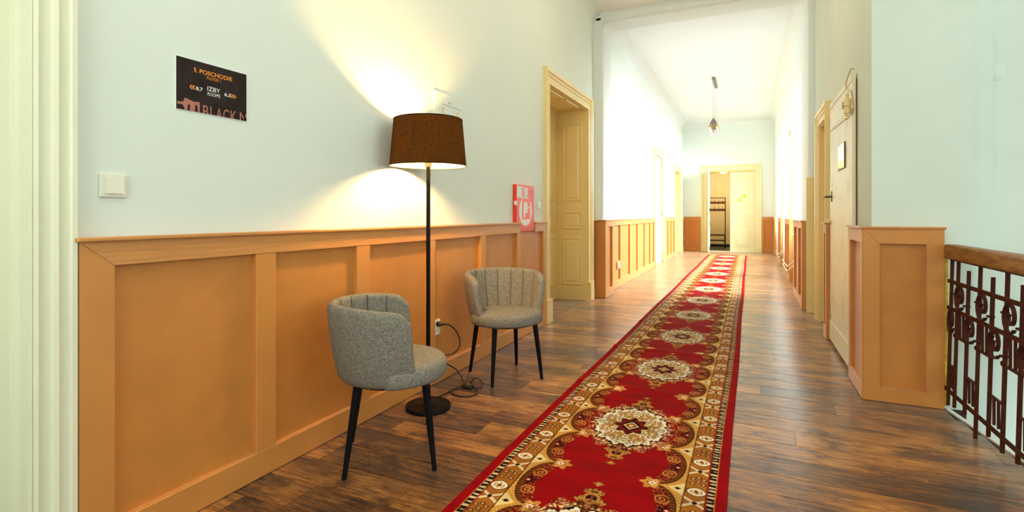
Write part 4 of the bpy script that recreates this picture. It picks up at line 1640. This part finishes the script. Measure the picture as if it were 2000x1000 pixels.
def rocker(m, a, z, w_, h_, label, rocks=1):
    root = empty('light_switch', m(a, 0, z), label, 'switch')
    b = MB(); mbox(b, m, a - w_ / 2, a + w_ / 2, 0, 0.010, z - h_ / 2, z + h_ / 2, 0.003); b.build('cover_plate', M['white_plastic'], root)
    b = MB()
    i = 0.013
    u = [m(a - w_ / 2 + i, 0.010, z - h_ / 2 + i), m(a + w_ / 2 - i, 0.010, z - h_ / 2 + i), m(a + w_ / 2 - i, 0.010, z + h_ / 2 - i), m(a - w_ / 2 + i, 0.010, z + h_ / 2 - i)]
    v = [m(a - w_ / 2 + i, 0.018, z - h_ / 2 + i), m(a + w_ / 2 - i, 0.018, z - h_ / 2 + i), m(a + w_ / 2 - i, 0.013, z + h_ / 2 - i), m(a - w_ / 2 + i, 0.013, z + h_ / 2 - i)]
    b.rings([u, v]); b.build('rocker', M['white_plastic'], root)
    return root


rocker(mL, 1.0315, 1.248, 0.083, 0.080, 'large white light switch below and left of the dark sign')
rocker(mL, 4.935, 1.24, 0.08, 0.08, 'small white light switch beside the red hydrant box')
rocker(mL, 6.93, 1.235, 0.05, 0.08, 'white light switch between the doorway casing and the arch')
rocker(mLF, 8.05, 1.24, 0.08, 0.08, 'white light switch above the far left wainscot')
rocker(mE, -1.49, 1.198, 0.08, 0.08, 'white light switch on end wall, left of the double door')
for m_, a_, z_, lb in ((map_left(XLF + 0.038), 8.12, 0.36, 'white wall socket low on the long far left wainscot'), (map_left(XLF + 0.038), 17.12, 0.39, 'white wall socket low in the far left corner')):
    root = empty('wall_socket', m_(a_, 0, z_), lb, 'socket')
    b = MB(); mbox(b, m_, a_ - 0.04, a_ + 0.04, 0.002, 0.014, z_ - 0.06, z_ + 0.06, 0.003); b.build('cover_plate', M['white_plastic'], root)
    b = MB(); q = m_(a_, 0.014, z_)
    b.rings([[(q[0] + h_, q[1] + r_ * math.cos(2 * PI * j / 14), q[2] + r_ * math.sin(2 * PI * j / 14)) for j in range(14)] for r_, h_ in ((0.022, 0), (0.022, 0.002), (0.016, 0.002), (0.014, 0.0005))])
    b.build('socket_well', M['white_plastic'], root)
b = MB()
X0 = XRF
b.rings([[(X0 - h_, 10.62 + r_ * math.cos(2 * PI * j / 16), 2.61 + r_ * math.sin(2 * PI * j / 16)) for j in range(16)] for r_, h_ in ((0.05, 0), (0.055, 0.02), (0.045, 0.04), (0.02, 0.05))])
tag(b.build('motion_sensor', M['white_plastic'], None, True, 50), 'small round white sensor high on the window wall', 'sensor')
# blank round cover on the stairwell wall
b = MB()
b.rings([[(1.335 + r_ * math.cos(2 * PI * j / 36), 4.02 - h_, 2.0 + r_ * math.sin(2 * PI * j / 36)) for j in range(36)] for r_, h_ in ((0.047, 0), (0.047, 0.004), (0.043, 0.007), (0.01, 0.008))])
tag(b.build('blank_cover', M['stair_plaster'], None, True, 50), 'round blank cover painted over on the stairwell wall', 'cover plate')

# hatch cover behind the lamp
M['cover'] = M['plaster']
hc = empty('access_cover', (XL, 3.18, 1.86), 'white square cover panel on the wall above and behind the lampshade', 'cover panel')
b = MB(); b.box(XL, XL + 0.014, 2.990, 3.384, 1.60, 2.008, 0.004); b.build('frame', M['cover'], hc)
b = MB(); b.box(XL + 0.014, XL + 0.017, 3.03, 3.345, 1.60, 1.925, 0.0015); lid = b.build('lid', M['plaster'], hc)
b = MB(); b.box(XL + 0.014, XL + 0.0176, 3.085, 3.345, 1.924, 1.9262); b.build('lid_gap', M['rack_wood'], hc)
b = MB(); b.box(XL + 0.014, XL + 0.0148, 3.17, 3.215, 1.945, 1.952); b.build('maker_plate', M['steel'], hc)
for y0 in (3.075, 3.275):
    b = MB()
    b.prism([(y0, 1.90), (y0 + 0.035, 1.905), (y0 + 0.026, 1.86), (y0 + 0.030, 1.70), (y0 + 0.010, 1.70), (y0 + 0.012, 1.86)], 'x', XL + 0.017, XL + 0.0175)
    b.build('glue_mark', M['tape'], lid)

# hydrant box
hb = empty('hydrant_box', (XL, 4.51, 1.0), 'red wall hydrant box standing in the notch of the wainscot', 'hydrant box')
HX = XL + 0.032
HY0, HY1, HZ0, HZ1 = 4.305, 4.735, 0.992, 1.428
b = MB(); b.box(XL, HX, HY0, HY1, HZ0, HZ1, 0.002); b.build('case', M['red'], hb)
b = MB(); b.box(HX, HX + 0.005, HY0 + 0.004, HY1 - 0.004, HZ0 + 0.02, HZ1 - 0.004, 0.0015); dr = b.build('door', M['red'], hb)
FX = HX + 0.0052


def hflat(polys, mat, name, dx=0.0):
    mb = MB()
    for p in polys:
        mb.bm.faces.new([mb.bm.verts.new((FX + dx, HY0 + u * 0.43, HZ1 - w_ * 0.436)) for u, w_ in p])
    return mb.build(name, mat, dr)


ell = [(0.50 + 0.355 * math.cos(2 * PI * k / 40), 0.56 + 0.325 * math.sin(2 * PI * k / 40)) for k in range(40)]
hflat([ell], M['sign_white'], 'emblem_field')
hflat([[(0.03, 0.03), (0.31, 0.035), (0.31, 0.29), (0.03, 0.27)], [(0.39, 0.05), (0.62, 0.06), (0.62, 0.22), (0.55, 0.24), (0.75, 0.32), (0.30, 0.30), (0.42, 0.235)]], M['label_white'], 'label', 0.0004)
hflat([[(0.30, 0.29), (0.75, 0.29), (0.75, 0.74), (0.30, 0.74)]], M['red'], 'emblem', 0.0006)
hflat([[(0.38, 0.37), (0.60, 0.37), (0.60, 0.60), (0.48, 0.60), (0.48, 0.71), (0.40, 0.71), (0.38, 0.60)], [(0.60, 0.47), (0.66, 0.47), (0.66, 0.44), (0.70, 0.48), (0.66, 0.52), (0.66, 0.50), (0.60, 0.50)]], M['sign_white'], 'emblem_figure', 0.0009)
for u, w_ in ((0.77, 0.13), (0.84, 0.13), (0.91, 0.13), (0.84, 0.20), (0.91, 0.20), (0.91, 0.27), (0.06, 0.80), (0.91, 0.80), (0.84, 0.86), (0.91, 0.86), (0.77, 0.93), (0.84, 0.93), (0.91, 0.93), (0.12, 0.93), (0.20, 0.93)):
    b = MB()
    b.rings([[(FX + h_, HY0 + u * 0.43 + 0.006 * math.cos(2 * PI * j / 8), HZ1 - w_ * 0.436 + 0.006 * math.sin(2 * PI * j / 8)) for j in range(8)] for h_ in (0.0, 0.0008)])
    b.build('vent_hole', M['dark_hole'], dr)
b = MB(); b.box(HX - 0.012, HX + 0.012, HY0 - 0.02, HY0 + 0.004, 1.235, 1.275, 0.003)
b.build('latch', M['white_plastic'], hb)

# stickers on the end door
for x_, z_, q in ((-0.28, 1.60, 'lower'), (-0.155, 1.71, 'upper')):
    b = MB()
    b.prism([(x_ - 0.045, z_ - 0.06), (x_ + 0.02, z_ - 0.07), (x_ + 0.05, z_ + 0.01), (x_ + 0.035, z_ + 0.06), (x_ - 0.035, z_ + 0.045)], 'y', YE + 0.0195, YE + 0.0235)
    tag(b.build('sticker', M['note']), '%s yellow green sticker on the closed right door leaf' % q, 'sticker')

# ------------------------------------------------------------------ stair railing
RXT, RXB = 1.072, 1.050


def rx(z):
    return RXB + (RXT - RXB) * z / 0.9


rl = empty('stair_railing', (1.05, 3.0, 0), 'wrought iron stair railing with scrolls and wooden handrail', 'railing')
YS, YN = 3.826, 1.62
hp = []
for k in range(32):
    t_ = 2 * PI * k / 32
    cx_, sz_ = math.cos(t_), math.sin(t_)
    hp.append((RXT + 0.036 * math.copysign(abs(cx_) ** 0.32, cx_), 0.934 + 0.042 * math.copysign(abs(sz_) ** 0.36, sz_)))
b = MB(); b.prism(hp, 'y', YN, YS)
b.build('handrail', M['handrail'], rl, True, 60)
b = MB(); b.box(RXT - 0.012, RXT + 0.012, YN, YS - 0.005, 0.884, 0.893)
b.build('handrail_strap', M['iron'], rl)
for z, hh in ((0.763, 0.011), (0.608, 0.011), (0.135, 0.012)):
    b = MB(); b.box(rx(z) - 0.017, rx(z) - 0.009, YN, YS - 0.004, z - hh, z + hh, 0.0015)
    rr_ = b.build('horizontal_rail', M['iron'], rl)
BY = [3.812 + 0.0 - 0.0, 3.712, 3.558, 3.405, 3.252, 3.098, 2.946, 2.792, 2.639, 2.486, 2.333, 2.18, 2.027, 1.874, 1.72]
for i, yb in enumerate(BY):
    top = 0.888 if (i % 2 == 1 or i == 0) else 0.846
    bot = 0.0 if i % 4 == 3 else (0.036 if i == 0 else (0.07 if i % 2 == 0 else 0.055))
    b = MB()
    hw = 0.006
    b.rings([[(rx(z) + sx_, yb + sy_, z) for sx_, sy_ in ((-0.0075, -hw), (0.0075, -hw), (0.0075, hw), (-0.0075, hw))] for z in (bot, top)])
    b.build('baluster', M['iron'], rl)


def scroll(yc, zc, ry, rz, flip=1):
    n = 60
    pts = []
    for k in range(n + 1):
        s_ = k / n
        ang = math.radians(-42) - s_ * math.radians(600)
        f = 1.0 - 0.66 * min(1, max(0, (s_ - 0.36) / 0.36)) ** 0.9 - 0.10 * max(0, (s_ - 0.72) / 0.28)
        pts.append((yc - flip * ry * f * math.cos(ang), zc + rz * f * math.sin(ang)))
    mb = MB()
    wd = 0.008
    th = 0.0026
    rings = []
    for k, (yy, zz) in enumerate(pts):
        a_ = pts[max(k - 1, 0)]; c_ = pts[min(k + 1, n)]
        ty, tz = c_[0] - a_[0], c_[1] - a_[1]
        L = math.hypot(ty, tz) or 1
        ny, nz = -tz / L, ty / L
        X_ = rx(zz) - 0.012
        rings.append([(X_ - wd, yy + ny * th, zz + nz * th), (X_ + wd, yy + ny * th, zz + nz * th), (X_ + wd, yy - ny * th, zz - nz * th), (X_ - wd, yy - ny * th, zz - nz * th)])
    mb.rings(rings)
    return mb.build('scroll', M['iron'], rl, True, 50)


def collar(yb, z, ext=0.0):
    b_ = MB()
    X_ = rx(z)
    b_.box(X_ - 0.020, X_ + 0.009, yb - 0.011, yb + 0.011, z - 0.005, z + 0.005, 0.002)
    b_.build('collar', M['iron'], rl)


for i in range(1, len(BY) - 1, 2):                      # bays 1-2, 3-4 ...: scroll above the middle rail
    y0, y1 = BY[i], BY[i + 1]
    scroll((y0 + y1) / 2 + 0.006, 0.685, 0.060, 0.066)
    collar(y0, 0.700); collar(y1, 0.655)
    for f in (0.33, 0.66):                              # two short bars below it
        yb = y0 + (y1 - y0) * f
        b = MB(); b.box(rx(0.5) - 0.005, rx(0.5) + 0.005, yb - 0.005, yb + 0.005, 0.462, 0.598); b.build('short_bar', M['iron'], rl)
    b = MB(); b.box(rx(0.45) - 0.006, rx(0.45) + 0.006, y1 + 0.0065, y0 - 0.0065, 0.452, 0.462); b.build('cross_bar', M['iron'], rl)
    b = MB(); b.tube([(rx(0.45), y0 + 0.009, 0.457), (rx(0.45), y0 + 0.028, 0.452), (rx(0.45), y0 + 0.034, 0.462), (rx(0.45), y0 + 0.026, 0.468)], 0.006, 6); b.build('curl', M['iron'], rl, True)
for i in range(0, len(BY) - 1, 2):                      # bays 0-1, 2-3 ...: scroll below the middle rail
    y0, y1 = BY[i], BY[i + 1]
    hw_ = (y0 - y1) / 2
    scroll((y0 + y1) / 2 + 0.004, 0.535, min(0.060, hw_ - 0.012), 0.066)
    collar(y1, 0.500)
    if i:
        collar(y0, 0.560)
    for f in (0.36, 0.68):                              # two short bars above the bottom rail
        yb = y0 + (y1 - y0) * f
        b = MB(); b.box(rx(0.2) - 0.005, rx(0.2) + 0.005, yb - 0.005, yb + 0.005, 0.148, 0.272); b.build('short_bar', M['iron'], rl)
    b = MB(); b.box(rx(0.27) - 0.006, rx(0.27) + 0.006, y1 + 0.0065, y0 - 0.0065, 0.272, 0.281); b.build('cross_bar', M['iron'], rl)

# ------------------------------------------------------------------ pendant lamp
PX, PY0, PY1 = -0.69, 11.47, 12.40
pl = empty('pendant_lamp', (PX, 11.9, 3.0), 'long pendant lamp with two rows of sockets hanging in the far corridor', 'lamp')
b = MB(); b.box(PX - 0.03, PX + 0.03, PY0, PY1, 3.965, 4.0, 0.004); b.build('ceiling_rail', M['pendant_grey'], pl)
b = MB()
for yy in (PY0 + 0.06, PY1 - 0.08):
    b.tube([(PX - 0.012, yy, 3.966), (PX - 0.012, yy, 3.13)], 0.002, 5)
    b.tube([(PX + 0.022, yy, 3.966), (PX + 0.022, yy, 3.10)], 0.002, 5)
b.build('suspension_wire', M['steel'], pl)
LZ = 3.04
b = MB(); b.prism([(PX - 0.073, LZ), (PX + 0.073, LZ), (PX + 0.018, LZ + 0.095), (PX - 0.018, LZ + 0.095)], 'y', PY0, PY1 - 0.02)
b.build('housing', M['pendant_grey'], pl)
b = MB(); b.tube([(PX, PY0 + 0.03, LZ + 0.09), (PX, PY0 + 0.03, LZ + 0.13)], 0.012, 8); b.build('finial', M['brass'], pl)
for sx in (-1, 1):
    for k in range(4):
        yy = PY0 + 0.06 + k * 0.26
        b = MB(); b.tube([(PX + sx * 0.058, yy, LZ), (PX + sx * 0.064, yy, LZ - 0.04), (PX + sx * 0.068, yy, LZ - 0.075)], [0.018, 0.026, 0.036], 12)
        sk = b.build('socket_cup', M['brass'], pl, True, 50)
        b = MB(); b.tube([(PX + sx * 0.066, yy, LZ - 0.06), (PX + sx * 0.070, yy, LZ - 0.095), (PX + sx * 0.071, yy, LZ - 0.115)], [0.014, 0.022, 0.010], 10)
        b.build('bulb', M['pale_bulb'], sk, True)

# ------------------------------------------------------------------ coat rack and ceiling lamp in the end room
rk = empty('coat_rack', (-1.10, 19.2, 0), 'black metal coat rack with wooden hook rails behind the open door', 'coat rack')
KX0, KX1, KY = -1.48, -0.775, 19.2
for x_ in (KX0, KX1):
    b = MB(); b.box(x_ - 0.014, x_ + 0.014, KY - 0.014, KY + 0.014, 0, 1.735); b.build('post', M['black_metal'], rk)
    b = MB(); b.box(x_ - 0.014, x_ + 0.014, KY - 0.32, KY - 0.292, 0, 0.455); b.build('post', M['black_metal'], rk)
b = MB(); b.box(KX0, KX1, KY - 0.012, KY + 0.012, 1.710, 1.735); b.build('top_bar', M['black_metal'], rk)
for z in (1.515, 1.265):
    b = MB(); b.box(KX0 + 0.014, KX1 - 0.014, KY - 0.014, KY + 0.006, z, z + 0.085); hrail = b.build('hook_rail', M['rack_wood'], rk)
    for k in range(5):
        x_ = KX0 + 0.09 + k * 0.135
        b = MB(); b.tube([(x_, KY - 0.016, z + 0.01), (x_, KY - 0.03, z + 0.05), (x_, KY - 0.035, z + 0.14), (x_, KY - 0.05, z + 0.15)], 0.007, 6)
        b.build('hook', M['black_metal'], hrail)
for z in (0.43, 0.25, 0.07):
    b = MB(); b.box(KX0, KX1, KY - 0.32, KY - 0.29, z, z + 0.028); b.build('shelf_bar', M['black_metal'], rk)
    b = MB(); b.box(KX0, KX1, KY - 0.014, KY + 0.014, z, z + 0.028); b.build('shelf_bar', M['black_metal'], rk)
b = MB(); b.box(KX0 + 0.015, KX1 - 0.015, KY - 0.32, KY, 0.458, 0.476); b.build('bench_board', M['rack_wood'], rk)
for z in (0.25, 0.07):
    for k in range(4):
        yk = KY - 0.28 + k * 0.07
        b = MB(); b.box(KX0, KX1, yk, yk + 0.012, z + 0.008, z + 0.020); b.build('shelf_rod', M['black_metal'], rk)
cl = empty('ceiling_lamp', (-0.80, 18.55, 2.7), 'round lit ceiling lamp in the small room behind the open door', 'lamp')
b = MB(); b.lathe([(0.17, 2.70), (0.17, 2.68), (0.14, 2.675)], -0.80, 18.55, 28); b.build('mount', M['frame'], cl)
b = MB(); b.lathe([(0.165, 2.679), (0.16, 2.62), (0.125, 2.56), (0.06, 2.52), (0.01, 2.51)], -0.80, 18.55, 28); b.build('dome', M['dome'], cl, True)

# ------------------------------------------------------------------ fill lamps added over the near hall (unseen, above the view)
M['hall_fill_dome'] = emis('hall_fill_glow', (1.0, 0.80, 0.55, 1), 34.0)
for yy, lb in ((0.9, 'round unseen fill lamp added to the near hall, above the viewpoint'), (4.9, 'round unseen fill lamp added to the near hall, before the archway')):
    hl = empty('ceiling_lamp', (-0.55, yy, ZC), lb, 'lamp')
    b = MB(); b.lathe([(0.20, ZC), (0.20, ZC - 0.02), (0.17, ZC - 0.025)], -0.55, yy, 28); b.build('mount', M['frame'], hl)
    b = MB(); b.lathe([(0.19, ZC - 0.021), (0.185, ZC - 0.07), (0.14, ZC - 0.12), (0.07, ZC - 0.145), (0.01, ZC - 0.15)], -0.55, yy, 28); b.build('dome', M['hall_fill_dome'], hl, True)
